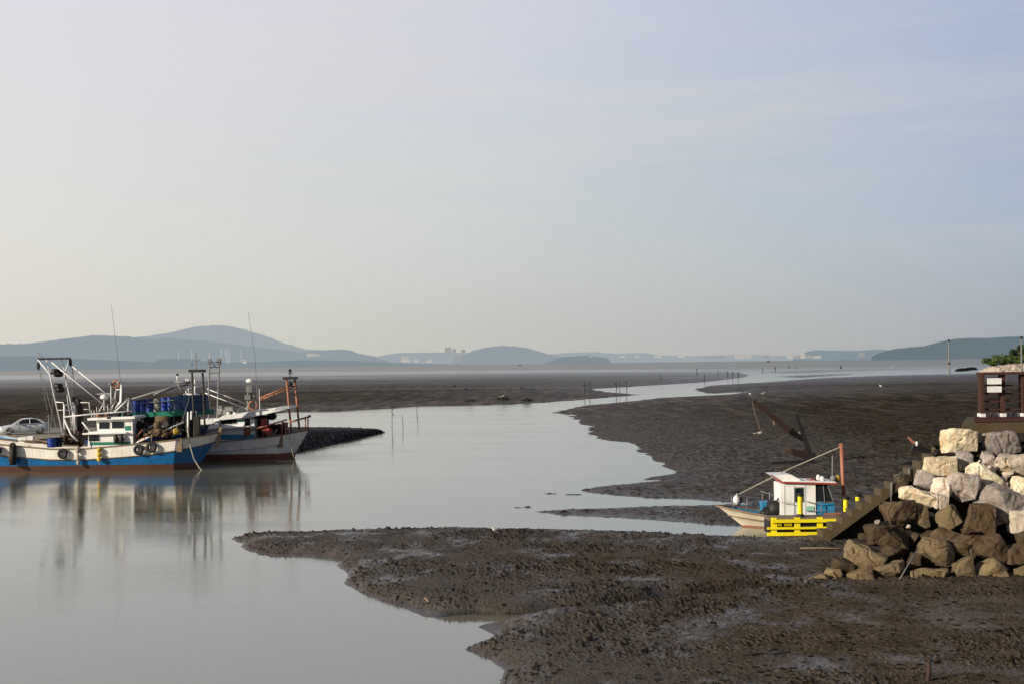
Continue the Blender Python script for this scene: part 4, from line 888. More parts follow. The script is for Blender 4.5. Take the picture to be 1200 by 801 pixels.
ROCKS = [
 (1124,517,40,30,0,'c','cream block stained orange at the top left corner of the rock wall',.1,1),
 (1175,518,44,27,2,'g','grey boulder with a dark vertical crack just under the concrete cap',.1,0),
 (1104,546,34,24,3,'c','pale rectangular block beside the upper stairs, left of a small grey stone',0,1),
 (1130,540,18,24,0,'g','small grey diamond shaped stone between the two cream blocks',.1,0),
 (1157,538,18,20,0,'g','small grey brown stone below the cracked grey boulder',.2,0),
 (1187,543,46,25,12,'p','long whitish and brown boulder at the right edge, second row from the top',0,0),
 (1163,549,10,10,0,'p','fist sized pale stone at the left end of the long whitish boulder',0,0),
 (1153,557,40,19,36,'y','pale yellow slab leaning diagonally down to the right in the upper wall',-.1,1),
 (1182,555,16,8,-12,'p','thin pale chip of rock wedged under the long whitish boulder',0,0),
 (1175,561,9,8,0,'g','little grey stone left of the tan block near the right edge',0,0),
 (1197,572,24,27,25,'y','tan block at the right edge below the wedged pale chip',0,1),
 (1083,561,20,20,20,'l','rough grey brown stone touching the stairs below the rectangular block',.1,0),
 (1104,568,26,23,0,'p','beige rounded boulder directly below the pale rectangular block',0,0),
 (1128,570,36,36,10,'g','lilac grey peaked boulder in the middle of the upper wall',-.1,0),
 (1077,582,46,18,14,'c','long cream boulder lying nearly flat beside the stairs',-.1,0),
 (1103,588,17,18,15,'p','small squarish grey block at the right end of the long cream boulder',-.1,1),
 (1153,574,11,8,0,'y','small yellowish stone above the large veined boulder',-.1,0),
 (1177,587,54,38,28,'g','large grey boulder with white veins, right of centre in the wall',-.1,0),
 (1178,567,8,6,0,'p','tiny pale stone between the yellow slab and the tan block',0,0),
 (1196,611,26,28,0,'p','pale brown boulder with a light rim at the right edge, halfway up',-.1,0),
 (1149,609,38,38,0,'b','large brown pointed boulder below the veined grey one',-.1,0),
 (1110,607,27,29,-25,'o','olive upright stone in the dark hollow at the centre of the wall',.25,0),
 (1052,601,42,34,10,'b','brown boulder with a bright right face at the edge of the stair shadow',-.1,0),
 (1081,605,20,27,-10,'o','narrow upright brown stone right of the bright faced boulder',.1,0),
 (1118,636,54,28,20,'b','wide brown slab leaning to the right in the lower middle of the wall',-.05,0),
 (1096,646,40,32,8,'o','five sided brown boulder above the long pale bottom stone',-.2,0),
 (1088,671,48,17,-3,'o','long pale brown stone lying on the mud at the middle of the wall foot',-.2,0),
 (1129,666,27,28,-8,'o','rounded egg shaped boulder standing on the mud',-.15,0),
 (1159,645,38,36,-28,'b','tall brown boulder slanting to the upper right, near the right edge',-.1,0),
 (1160,667,38,18,-28,'o','olive wedge leaning against the tall slanting boulder',-.2,0),
 (1168,679,38,11,-14,'o','flat narrow stone at the foot of the wall near the right edge',-.3,0),
 (1189,650,30,25,-8,'b','brown triangular boulder at the right edge in the lower wall',-.1,0),
 (1199,674,18,25,5,'o','stone cut by the right edge of the photo at the foot of the wall',-.2,0),
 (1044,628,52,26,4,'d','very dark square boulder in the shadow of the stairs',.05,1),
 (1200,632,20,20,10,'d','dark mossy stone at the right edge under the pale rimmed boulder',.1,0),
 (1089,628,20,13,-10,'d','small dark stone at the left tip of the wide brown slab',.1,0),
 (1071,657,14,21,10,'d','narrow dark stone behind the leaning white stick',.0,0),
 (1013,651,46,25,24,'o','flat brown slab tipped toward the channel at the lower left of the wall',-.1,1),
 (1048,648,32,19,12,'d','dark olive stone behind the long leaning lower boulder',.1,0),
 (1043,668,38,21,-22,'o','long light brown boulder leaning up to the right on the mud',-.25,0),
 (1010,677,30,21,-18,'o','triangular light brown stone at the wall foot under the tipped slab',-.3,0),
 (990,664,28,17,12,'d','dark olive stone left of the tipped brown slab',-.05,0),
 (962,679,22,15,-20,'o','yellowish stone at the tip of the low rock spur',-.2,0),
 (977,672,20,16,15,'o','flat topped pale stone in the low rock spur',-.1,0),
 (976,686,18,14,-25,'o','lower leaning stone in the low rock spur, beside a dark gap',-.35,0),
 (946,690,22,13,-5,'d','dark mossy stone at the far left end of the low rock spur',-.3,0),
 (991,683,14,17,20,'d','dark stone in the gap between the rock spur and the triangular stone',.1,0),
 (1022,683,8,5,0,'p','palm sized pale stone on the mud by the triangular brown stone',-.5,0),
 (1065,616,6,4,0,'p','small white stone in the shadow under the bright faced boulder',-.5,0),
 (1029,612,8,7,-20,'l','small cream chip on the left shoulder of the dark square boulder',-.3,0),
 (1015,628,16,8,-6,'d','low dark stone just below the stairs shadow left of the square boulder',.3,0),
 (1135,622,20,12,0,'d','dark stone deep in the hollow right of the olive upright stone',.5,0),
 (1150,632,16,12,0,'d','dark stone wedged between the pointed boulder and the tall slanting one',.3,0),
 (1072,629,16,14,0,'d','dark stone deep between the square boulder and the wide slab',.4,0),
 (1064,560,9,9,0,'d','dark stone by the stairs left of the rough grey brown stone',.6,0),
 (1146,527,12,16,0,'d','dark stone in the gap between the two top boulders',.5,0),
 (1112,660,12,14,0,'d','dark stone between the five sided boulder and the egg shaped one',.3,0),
]
OUT = 'boulder of the sea wall just beyond the right edge of the photo'
for px,py,w_,h_,tone in ((1228,520,42,30,'g'),(1266,522,34,30,'c'),(1226,550,38,26,'p'),(1262,553,36,28,'g'),(1224,580,34,28,'g'),(1258,584,38,30,'p'),(1232,612,36,30,'b'),(1268,616,36,30,'b'),(1228,643,34,28,'o'),(1262,647,38,30,'b'),(1224,670,32,24,'o'),(1256,674,34,22,'o')):
    ROCKS.append((px,py,w_,h_,(px*7)%30-15,tone,OUT,0,0))
for i, r_ in enumerate(ROCKS):
    px,py,w_,h_,tl,tone,lb,push,blk = r_
    boulder(px,py,w_*1.0,h_*1.0,tl,tone,lb,i+11,push+.2,0,1.1,blk)
# core of the bank, coloured near black for the shade between the stones
def core(u, v):
    # u along the wall, v up the face then back over the top
    if v < .8:
        k = v/.8; z = -.3+4.9*k; xl = 12.4+5.2*max(0,(z-.2))/5.3; d = 50.9+(z+.3)*1.16
    else: k = (v-.8)/.2; z = 4.55-.3*k; xl = 18.6+1.2*k; d = 56.6+2.0*k
    x = xl+(28-xl)*u**1.3
    if u < .08 and v < .78: kk = 1-u/.08; d += 7*kk; x += 7*.33*kk; z -= (0 if v < .2 else .9)*kk*.6
    q = Vector((x*1.1,z*1.3,d*.8)); return Vector((x+.18*mnoise.noise(q*1.7), d+.35*mnoise.noise(q), z+.2*mnoise.noise(q*1.5)*(v<.9)))
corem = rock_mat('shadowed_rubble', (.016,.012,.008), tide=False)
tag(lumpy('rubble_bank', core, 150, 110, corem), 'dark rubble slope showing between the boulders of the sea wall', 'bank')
# stairs
SD = 60.0
stair = empty('concrete_stairs', W(945,637,d=SD), 'mud brown concrete stairs climbing from the mud beside the small boat to the sea wall', 'stairs')
so_ = Vector(stair.location); nst = 14
A = W(953.5,638,d=SD); Bt = W(1113,524.5,d=SD); run = (Bt.x-A.x)/nst; rise = (Bt.z-A.z)/nst; wdt = 1.15
prof = []
for i in range(nst+1):
    x = A.x+i*run; z = A.z+i*rise; prof += [(x,z),(x,z+rise)]
prof += [(A.x+(nst+3)*run, A.z+(nst+1)*rise)]
under = [(A.x+(nst+3)*run, A.z+nst*rise-.2),(A.x+nst*run, A.z+nst*rise-.2),(A.x+.9*run, A.z-.06),(A.x-.02,A.z-.3)]
MB().prism([(x-so_.x,z-so_.z) for x,z in prof+under], 0, wdt).build('steps', concwet, stair)
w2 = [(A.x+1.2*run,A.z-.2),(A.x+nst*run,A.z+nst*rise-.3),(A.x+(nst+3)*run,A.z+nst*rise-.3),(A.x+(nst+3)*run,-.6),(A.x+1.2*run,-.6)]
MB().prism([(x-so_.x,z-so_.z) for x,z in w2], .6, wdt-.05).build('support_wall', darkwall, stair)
hr = MB().tube([W(1045,587,d=SD-.1)-so_, W(1045,566,d=SD-.1)-so_, W(1051,557,d=SD-.1)-so_, W(1059,552.5,d=SD-.1)-so_], .035)
hr.tube([W(1066,548,d=SD-.1)-so_, W(1066,560,d=SD-.1)-so_], .03).build('handrail', M['grey'], stair, smooth=True)
# concrete cap and timber viewing deck
DP = W(1131,505,d=55.9)
deckr = empty('viewing_deck', DP, 'dark brown timber viewing deck with a slatted railing on top of the sea wall', 'deck')
def dl(px,py,d=55.6): return W(px,py,d=d)-DP
def skewbox(mb,x0,x1,y0,y1,z0,z1,k=.36):
    return mb.hexa([(x0+k*y0,y0,z0),(x1+k*y0,y0,z0),(x1+k*y1,y1,z0),(x0+k*y1,y1,z0),(x0+k*y0,y0,z1),(x1+k*y0,y0,z1),(x1+k*y1,y1,z1),(x0+k*y1,y1,z1)])
capl = dl(1130,500); capz1 = dl(1150,495).z; capz0 = dl(1150,508).z
MB().hexa([(capl.x,-.1,capz0),(8,-.1,capz0),(10,5.5,capz0),(capl.x+2.0,5.5,capz0),(capl.x,-.1,capz1),(8,-.1,capz1),(10,5.5,capz1),(capl.x+2.0,5.5,capz1)]).build('concrete_cap', concwet, deckr, bevel=.03)
zt = dl(1150,490.5).z; zb_ = dl(1150,493.5).z; xL = dl(1142,490,55.95).x
skewbox(skewbox(MB(),xL,8,-.1,5.1,zb_-.03,zt+.02),xL+.25,8,-.02,4.9,zb_-.15,zb_-.06).build('deck_beams', M['brownwood'], deckr, bevel=.01)
pb = MB()
for k in range(30):
    x_ = xL+.1+k*.22
    if x_ < 8: skewbox(pb,x_-.095,x_+.095,-.08,5.05,zt+.03,zt+.07)
pb.build('planking', M['brownwood'], deckr)
ztop = dl(1170,438.5,56).z; zr0 = zt+.07
cols = [(1151.3,0),(1175.5,0),(1199.5,0),(1223,0),(1247,0)]
for px, _ in cols:
    x_ = dl(px,460,56.05).x
    for oy, w0 in ((.12,.15),(.70,.12)):
        MB().box((x_+(.0 if oy<.5 else .10),oy,(ztop+zr0)/2),(w0,.16,ztop-zr0)).build('post', M['brownwood'], deckr, bevel=.01)
        MB().box((x_+(.0 if oy<.5 else .10),oy-.0,zr0+.05),(w0+.05,.21,.16)).build('post_foot', M['plate'], deckr, bevel=.01)
MB().box(((xL+8)/2+.22,.35,ztop+.05),(8-xL-.25,.9,.10)).build('top_rail', M['brownwood'], deckr, bevel=.015)
for py in (451,460.5,469.5,479):
    z_ = dl(1175,py,56.1).z; x0_ = dl(1151,460,56.1).x; MB().box(((x0_+8)/2,.22,z_),(8-x0_,.05,.06)).build('rail', M['brownwood'], deckr)
xs0 = dl(1150,460,56.1).x
for py in (451,460.5,469.5,479):
    z_ = dl(1175,py).z; skewbox(MB(),xs0+.05,xs0+.10,.75,4.9,z_-.03,z_+.03,.39).build('rail', M['brownwood'], deckr)
nbp = W(1164.3,446.5,d=55.6+.30); nb_ = empty('notice_board', nbp, 'pair of blank looking white notice plates fixed to the left railing bay of the deck', 'sign')
for zz, hh in ((W(1164,446,d=55.9).z-nbp.z,.24),(W(1164,455.5,d=55.9).z-nbp.z,.24)):
    MB().box((0,-.16,zz),(.56,.03,hh)).build('plate', M['plate'], nb_, bevel=.008)
# sticks against the rocks
def stick(p0, p1, r, mat, label, name='stick', cat='stick', r1=None, group=None):
    p0 = Vector(p0); p1 = Vector(p1); m_ = p0.lerp(p1,.5)+Vector((.02,0,.02))
    o = MB().tube([(0,0,0), m_-p0, p1-p0], r, 6, r1).build(name, M[mat], smooth=True); o.location = p0; return tag(o,label,cat,group)
a_ = W(1055,678,d=49.0); b_ = W(1077,640,d=50.3); stick(a_, b_, .022, 'grey', 'thin pale pole leaning against the lower boulders', 'pole', 'pole')
a_ = on_mud(944,681); b_ = W(968,666,d=49.6); stick(a_, b_, .025, 'wood', 'thin brown branch leaning on the tip of the low rock spur')
a_ = on_mud(938,643)+Vector((0,0,.03)); b_ = on_mud(992,643)+Vector((0,0,.03)); stick(a_, b_, .03, 'wood', 'straight branch lying flat on the mud under the foot of the stairs')
# ================================================================ SMALL BOAT, PONTOON
DS = 68.6; SX = W(841,592,d=DS).x; LS = Loc(SX, DS)
sb = empty('small_boat', (SX,DS,0), 'small white motor boat with blue deck moored at the foot of the stairs', 'boat')
def s3(px, sheer, bd, bk, bw, rk):
    q = LS(px, sheer, -1.2*min(1,bd)); return (q.x, bd, bk, bw, q.z, q.z*.55, .07, rk)
hull(sb, [s3(994,606,1.35,1.3,1.2,0), s3(960,606.5,1.5,1.42,1.25,0), s3(925,605.5,1.52,1.42,1.15,0), s3(900,603.5,1.42,1.22,.85,-.25), s3(872,599,1.08,.78,.35,-.75), s3(855,595.5,.62,.42,.12,-1.0), s3(841,592,.06,.05,.02,-1.25)], .32, mats=('redboot','cream','cream','wood','ltblue','ltblue'))
sb['label'] = sb['label']
def sbox(x0,y0,x1,y1,ly0,ly1,name,mat,par=None,bev=.02):
    a = LS(x0,y1,ly0); b = LS(x1,y0,ly0)
    return MB().hexa([(a.x,ly0,a.z),(b.x,ly0,a.z),(b.x,ly1,a.z),(a.x,ly1,a.z),(a.x,ly0,b.z),(b.x,ly0,b.z),(b.x,ly1,b.z),(a.x,ly1,b.z)]).build(name, M[mat], par or sb, bevel=bev)
cabz = sbox(915.5,566,956.5,606,-.95,.75,'cabin','cabin')
sbox(956,587,979,606,-.9,.7,'engine_box','ltblue'); 
a = LS(956.6,568,-.9); b_ = LS(979,588,-.9)
MB().hexa([(a.x,-.88,b_.z),(b_.x-.05,-.88,b_.z),(b_.x-.05,.7,b_.z),(a.x,.7,b_.z),(a.x,-.88,a.z),(b_.x-.35,-.88,a.z+.05),(b_.x-.35,.7,a.z+.05),(a.x,.7,a.z)]).build('rear_glazing', M['glass'], sb, bevel=.02)
fg = MB().tube([(b_.x-.05,-.9,b_.z),(b_.x-.35,-.9,a.z+.05)],.03)
MB().tube([(b_.x-.05,.7,b_.z),(b_.x-.35,.7,a.z+.05)],.03).build('corner_post', M['grey'], sb)
fg.tube([(a.x+.02,-.9,b_.z),(b_.x-.04,-.9,b_.z)],.025).tube([(a.x+.42,-.9,b_.z),(a.x+.36,-.9,a.z)],.02); fg.build('glazing_frame', M['grey'], sb)
window(cabz, LS(936.8,579,-.95), .36,.62, frame='grey')
for px in (920,931,944.5): MB().tube([LS(px,606,-.96),LS(px,568,-.96)],.014).build('panel_seam', M['pale'], cabz)
MB().box(LS(950,595.5,-.97),(.36,.03,.25)).build('name_plate', M['mint'], cabz)
MB().box(LS(925,604.5,-.965)+Vector((0,0,-.02)),(.75,.02,.12)).build('trim_stripe', M['ltblue'], cabz)
rz = LS(930,565.5,-.95).z
MB().box((LS(936,566,0).x+.35,-.1,rz),(2.6,1.95,.09),ry=R(2.2)).build('roof', M['redtrim'], sb, bevel=.02)
MB().box((LS(936,566,0).x+.35,-.1,rz+.06),(2.5,1.85,.05),ry=R(2.2)).build('roof_top', M['cabin'], sb, bevel=.01)
q0 = LS(917,564,-.95); q1 = LS(904.5,556,-.95); q2 = LS(928,555.5,-.95); q3 = LS(941,562.5,-.95)
MB().prism([(q0.x,q0.z),(q1.x,q1.z),(q2.x,q2.z),(q3.x,q3.z)], -.93,.75).build('visor', M['cabin'], sb, bevel=.025)
MB().tube([q0-Vector((0,-.0,0)),q1]).build('visor_trim', M['redtrim'], sb) if False else MB().tube([q0+Vector((0,-.0,0)),q1],.03).build('visor_trim', M['redtrim'], sb)
o = MB(); r5 = random.Random(3)
for k in range(22): o.ball(LS(946+r5.random()*19,564.5-r5.random()*3,-.6+r5.random()*1.0),.07+.07*r5.random(),7,5,(1.4,1,.8))
o = o.build('net_bundle', M['redtrim'], smooth=True); o.location = sb.location; tag(o,'heap of reddish net lying on the cabin roof of the small boat','net')
o = MB().ball((0,0,0),.13,sq=(.8,.8,1.2)).ball((.18,0,-.05),.13).build('float', M['plate'], smooth=True); o.location = LS(959.5,559,-.3)+sb.location; MB().ball((-.1,.1,-.05),.12).build('strap', M['black'], o); tag(o,'pair of small white floats on the cabin roof of the small boat','float')
MB().tube([LS(976,563,0),LS(976.3,533,0)],.035).tube([LS(973,563,0),LS(981,563,0)],.05).ball(LS(977,560,0),.16).build('aerial_mast', M['grey'], sb)
MB().ball(LS(982,560,.1),.13,sq=(1,1,1.3)).build('brass_lamp', M['ybuoy'], sb, smooth=True)
MB().box(LS(986.3,520,0)+Vector((0,0,-1.4)),(.15,.15,0.01)).build('mast_foot', M['orange'], sb) if False else None
MB().tube([LS(990.5,606,0),LS(986.5,519,0)],.10,8,.095).tube([LS(983.5,521.5,0),LS(989,519.5,0)],.05).build('mast', M['orange'], sb, smooth=True)
MB().tube([LS(985.5,523,0),LS(925,549,-.05),LS(866,578.5,-.1)],.03).build('forestay', M['rope'], sb)
rl = MB()
for px,y0,y1,yy in ((858,580,594,-.35),(860.5,588,596,-.45),(876,583,598,-.7),(894,578,592,.9),(902.5,576,591,1.0),(868,580,590,.5)): rl.tube([LS(px,y1,yy),LS(px,y0,yy)],.022)
rl.tube([LS(857,580.5,-.35),LS(860,580,-.2),LS(862,582,0)],.02).tube([LS(877,583,-.7),LS(884,582,-.2),LS(891,583,.6),LS(893,588,.9)],.022).tube([LS(892,575,.9),LS(903,578.5,1.0),LS(916,580.5,.8)],.03).tube([LS(917,588,-1.1),LS(930,589,-1.15),LS(933,592,-1.15),LS(933,605,-1.15)],.018).tube([LS(943,586,-1.1),LS(956,589,-1.15),LS(985,586,-1.15)],.02).tube([LS(944,597,-1.1),LS(985,598,-1.15)],.018).tube([LS(963,590,-1.1),LS(963,606,-1.1)],.02)
rl.build('guard_rail', M['grey'], sb, smooth=True)
MB().box(LS(898,592,.2),(.5,.8,.45)).build('foredeck_hatch', M['ltblue'], sb, bevel=.02)
o = MB().ball((0,0,0),.22,sq=(.8,.8,1.15)).tube([(0,0,.2),(.03,0,.32)],.03).build('float', M['plate'], smooth=True); o.location = LS(863.5,585.5,-.3)+sb.location; MB().ball((.17,.1,0),.17,sq=(1,.6,1)).build('net_scrap', M['net'], o); tag(o,'white ball float tied at the bow of the small boat','float')
o = MB().box((.05,0,-.05),(.8,.6,.75),rz=.3,ry=.25).ball((0,0,0),.44,9,6,(.95,.7,.9)).box((-.35,.05,-.2),(.4,.4,.4),rz=.6,ry=.5).ball((.35,0,.15),.42,10,7,(.8,.7,1.1)).ball((-.45,0,-.22),.25,8,6,(1.3,.8,.7)).build('covered_net_hauler', M['black'], smooth=True); o.location = LS(909,595,-.45)+sb.location
st_ = MB().torus((0,0,0),.40,.05,'Y',14,6,R(-50),R(60)).torus((.14,-.05,0),.40,.04,'Y',14,6,R(-50),R(60)); c_ = st_.build('white_hose', M['rope'], o, smooth=True); c_.location = (-.12,-.36,.05); tag(o,'black covered bundle with white hoses standing before the cabin of the small boat','bundle')
o = MB().hexa([(-.33,-.2,0),(.33,-.2,0),(.33,.2,0),(-.33,.2,0),(-.36,-.23,.28),(.36,-.23,.28),(.36,.23,.28),(-.36,.23,.28)]).build('fish_crate', M['orange'], bevel=.015); o.location = LS(976,607,-1.0)+sb.location; 
for yy in (-.235,.235): MB().box((0,yy,.25),(.74,.03,.05)).build('rim', M['orange'], o)
tag(o,'orange fish crate at the stern of the small boat beside the blue box','crate')
# yellow pontoon
DPn = 64.2; PX = W(903,627,d=DPn).x; LP = Loc(PX, DPn)
pn = empty('landing_pontoon', (PX,DPn,0), 'bright yellow slatted landing stage between the small boat and the stairs', 'pontoon')
for (x0,y0,x1,y1) in ((905,607.3,990,612.2),(900,616.3,982,620),(900,622.6,968,627.6)):
    a = LP(x0,y1); b_ = LP(x1,y0)
    MB().box(((a.x+b_.x)/2,.05,(a.z+b_.z)/2),(b_.x-a.x,.12,b_.z-a.z)).build('beam', M['yellow'], pn, bevel=.015)
for px in (905,932.5,959): 
    MB().box(((LP(px,612).x+.12),.14,.47),(.26,.1,.8)).build('upright', M['yellow'], pn, bevel=.01)
sl_ = MB()
for k in range(9):
    if k != 4: sl_.box(((LP(909+k*2.4,614).x),.10,LP(909,614.4).z),(.035,.04,.13))
sl_.build('slats', M['yellow'], pn)
MB().box((LP(945,612).x,.85,.42),(3.25,1.3,.62)).build('float_body', M['black'], pn, bevel=.03)
dkz = LP(940,608).z
MB().box((LP(945,608).x,.85,dkz),(3.35,1.5,.07)).build('deck', M['wood'], pn, bevel=.01)
MB().box((LP(945,628).x,.7,.06),(2.9,1.4,.30)).build('float_tube', M['rust'], pn)
for i,(px,y0,y1,dd,lb) in enumerate(((938.5,578,605.5,64.9,'yellow bollard in front of the white cabin'),(992,581.5,603,63.4,'yellow bollard right beside the orange mast of the small boat'),(1006,578.5,597,65.5,'yellow bollard behind the stairs, furthest right'))):
    t0 = W(px,y0,d=dd); b0 = W(px,y1,d=dd); hh = (t0-b0).z
    o = empty('bollard', b0, lb+' with a black cap', 'bollard', 'yellow bollards at the landing', rz=.1)
    MB().lathe([(.115,.0),(.115,hh-.1)], n=14).build('post', M['yellow'], o, smooth=False)
    MB().lathe([(.16,hh-.1),(.16,hh+.0),(.10,hh+.04)], n=14).build('cap', M['black'], o)
    MB().lathe([(.2,-.05),(.17,.12),(.12,.16)], n=14).build('base', M['black'], o)
    MB().box((0,-.112,hh*.5),(.05,.02,hh*.5)).build('marking', M['ybuoy'], o)
# ================================================================ WRECKED ANCHORS
def anchor(P0, name, label, pieces, mat='rust'):
    e = empty(name, P0, label, 'anchor')
    for nm, ml, fn in pieces: fn(MB()).build(nm, M[ml], e)
    e.location.z += .22
    return e
DA = 108.0; A0 = W(953,545,d=DA); A0.z = gz(A0.x,A0.y)
def la(px,py,dy=0): p = W(px,py,d=DA+dy); return p-A0
def plank(mb, a, b, w0, w1=None, th=None):
    d = (b-a).normalized(); s_ = Vector((0,1,0)); n_ = d.cross(s_).normalized(); w1 = w1 or w0; th = th or w0
    q = []
    for p, ww in ((a,w0),(b,w1)):
        q.append([p-s_*th/2-n_*ww/2,p+s_*th/2-n_*ww/2,p+s_*th/2+n_*ww/2,p-s_*th/2+n_*ww/2])
    return mb.hexa(q[0]+q[1])
anchor(A0, 'wooden_anchor', 'large wrecked wooden anchor with a slanting rusty beam behind the small boat', [
 ('shank','rust',lambda m: plank(m, la(883,472,-1), la(928,509,0), .28,.42)),
 ('shank_end','black',lambda m: plank(plank(m, la(926,507,0), la(944,519.5,.5), .45,.25), la(930,505,0), la(926,513,0), .2,.2)),
 ('upright','black',lambda m: plank(m, la(933.5,487,0), la(952,541,0), .2,.44)),
 ('fluke','rust',lambda m: m.add([la(917,527.5,-.3),la(928,528.5,-.5),(la(942,531,-.2)),la(951,536,0),la(947,541,0),la(930,536,-.4),la(922,533,-.4)],[(0,1,6),(1,2,5,6),(2,3,4,5)]).torus(la(944,536,0),.45,.11,'Y',10,6,R(-80),R(120))),
 ('base_shadow','black',lambda m: plank(plank(m, la(955,543.5,0), la(905,545.5,-.2), .42,.24), la(908,545.5,-.2), la(862,549,.3), .2,.06)),  # black planks laid as the shadow along the anchor's foot
 ('foot','black',lambda m: plank(m, la(938,546,0), la(956,535,.1), .3,.35)),
 ('hanging_rope','wood',lambda m: m.tube([la(882,473,-1),la(886,490,-1),la(891,505,-.8),la(900,514,-.5),(la(912,517,-.3)),la(924,512,0)],.022).tube([la(907,493,0),la(908,501,0)],.05)),
])
MB_ = MB().ball((0,0,0),.13,sq=(1.6,1,.8)).tube([(-.2,0,0),(-.5,.1,-.05)],.03); o = MB_.build('float', M['rope'], smooth=True); o.location = W(891.5,506.5,d=106.8); tag(o,'whitish float caught on the rope under the wrecked anchor beam','float')
A1 = W(1088,534,d=104); A1.z = gz(A1.x,A1.y)-.1; DA2 = 104
def lb_(px,py,dy=0): return W(px,py,d=DA2+dy)-A1
anchor(A1, 'wooden_anchor', 'smaller wrecked anchor with an orange tipped arm sticking out behind the top of the stairs', [
 ('arm','orange',lambda m: plank(m, lb_(1064.5,515,0), lb_(1075,525,0), .10,.25)),
 ('beam','black',lambda m: plank(m, lb_(1070,526,0), lb_(1096,534,.2), .5,.3)),
 ('float','plate',lambda m: m.ball(lb_(1075,523,-.2),.14,sq=(.8,.8,1.4))),
 ('base_shadow','black',lambda m: plank(plank(m, lb_(1090,541,0), lb_(1050,550,-.2), .5,.35), lb_(1052,549,-.2), lb_(1015,552.5,.3), .3,.06)),  # tapering black planks drawn for the dark shadow and water at its foot
])
p = on_mud(835,489); A2 = p
o = MB().tube([(W(845,492,d=p.y)-p)+Vector((0,0,.0)), W(859,488.5,d=p.y)-p, W(876,487.5,d=p.y)-p], .16,6,.06).tube([W(862,490,d=p.y)-p, W(862,486,d=p.y)-p],.08).build('driftwood', M['rust']); o.location = p+Vector((0,0,.15)); tag(o,'dark driftwood branch on the mud left of the wrecked anchor','driftwood')
# orange cane and sunken board by the near bank
a_ = W(509,711.5,z=.02); a_.z = -.05; b_ = W(498.5,699.5,d=a_.y+.1); stick(a_, b_, .035, 'wood', 'short light brown stick standing tilted out of the water by the near bank')
bd = W(540,714.5,z=.05); e_ = W(562,711.5,z=.12); s_ = W(520,716,z=.03)
o = plank(MB(), s_-bd, e_-bd, .12,.16,.25).build('sunken_board', M['black']); o.location = bd; tag(o,'black board half sunk at the edge of the near mud bank','board')
p = on_mud(1087,797); stick(p-Vector((0,0,.15)), W(1089.5,773,d=p.y+.15), .06, 'rust', 'short reddish stake stuck in the foreground mud', 'stake', 'stake', .045)
p = on_mud(905,768); o = MB().tube([(-.55,0,.04),(-.2,.1,.07),(.05,.02,.05),(.5,.12,.08)],.03).tube([(-.1,.06,.06),(.1,.3,.14)],.02).build('twig', M['grime']); o.location = p; tag(o,'dark forked twig lying on the foreground mud','twig')
# ================================================================ STAKES WITH NET SCRAPS
def stake(px, y0, y1, label, group=None, fork=0, lean=0, d=None, r=.05):
    b0 = W(px, y1, z=0 if d is None else None, d=d); b0.z = max(-.05, b0.z); t0 = W(px+lean, y0, d=b0.y)
    s_ = b0.y/170; r_ = r*.75*max(1,s_); lean += ((px*13)%7-3)*.25
    o = MB().tube([(0,0,-.3),(t0-b0)*.5+Vector((.04*s_,0,0)),t0-b0], r_, 6, r_*.7).build('stake', M['grime']); o.location = b0
    hgt = (t0-b0).length
    if fork:
        q_ = random.Random(px*7); f1, f2, f3 = q_.uniform(.1,.24), q_.uniform(.05,.2), q_.uniform(.4,.62)
        MB().tube([(t0-b0)*.66,(t0-b0)*q_.uniform(.85,1.02)+Vector((hgt*f1*fork,0,0))], r_*1.5,6,r_*.5).tube([(t0-b0)*q_.uniform(.8,.95),(t0-b0)*.7+Vector((-hgt*f2*fork,0,0))], r_*.6).tube([(t0-b0)*f3,(t0-b0)*(f3-.13)+Vector((hgt*.12,0,0))], r_*1.3,6,r_*.6).build('net_scrap', M['black'], o)
    return tag(o, label, 'stake', group)
stake(460,471,500,'taller stake in the water off the jetty point, with a net scrap on top',None,1,-.5)
stake(473,485,503,'short stake in the water off the jetty point with a reddish foot',None,0,-1.5)
stake(489,461,481,'forked stake at the left end of the far mud edge',None,1,.5)
stake(685.5,447,464,'left one of the two close stakes at the narrow far channel',None,-1)
stake(691.5,444,467,'taller stake of the two close stakes at the narrow far channel',None,1,.7)
stake(722.5,445,462,'left stake of the trio in the narrow far channel',None,-1)
stake(727,444,458,'middle stake of the trio in the narrow far channel',None,0,-.5)
stake(735,445,460,'right stake of the trio in the narrow far channel',None,1,-1)
stake(774.5,439.5,445,'single tiny stake between the trio and the distant stake row',None,1)
for px,a1,b1 in ((817,431,440),(826,437,446.5),(842,433.5,440),(853,435,442.5),(859,435,443.5),(865.5,435,445.5),(894,430.5,437),(909,429.5,435),(925,428.6,432),(934,429,432)):
    stake(px,a1,b1,'tiny dark stake in the loose row of stakes at the distant water edge','stakes at the distant water edge',1 if px%2 else 0)
def snag(px, py, w_, label, g=None):
    p = on_mud(px,py) if py > 440 else W(px,py,z=.05); s_ = p.y/1667
    ww = w_*s_; q_ = random.Random(px); hk = .5 if w_ < 8 else .2
    mb = MB().tube([(-ww*.5,0,-.05),(-ww*.2,0,ww*hk*.5),(ww*.1,0,ww*hk),(ww*.3,0,ww*hk*.45),(ww*.55,0,-.05)], ww*.07,6,ww*.05).tube([(-ww*.3,0,0),(ww*.35,.1,ww*hk*.3)], ww*.1,7)
    for k in range(5): x = q_.uniform(-.45,.45)*ww; mb.box((x,q_.uniform(-.2,.2),ww*.05),(ww*.22,ww*.2,ww*.13),rz=q_.random()*3,ry=q_.uniform(-.6,.6))
    o = mb.build('snag', M['grime']); o.location = p; return tag(o,label,'driftwood',g)
snag(533,453,5,'left one of two dark snags on the far mud left of centre'); snag(546.5,456,5,'right one of two dark snags on the far mud left of centre'); snag(612,454.5,4,'dark snag on the far mud just right of the debris heap')
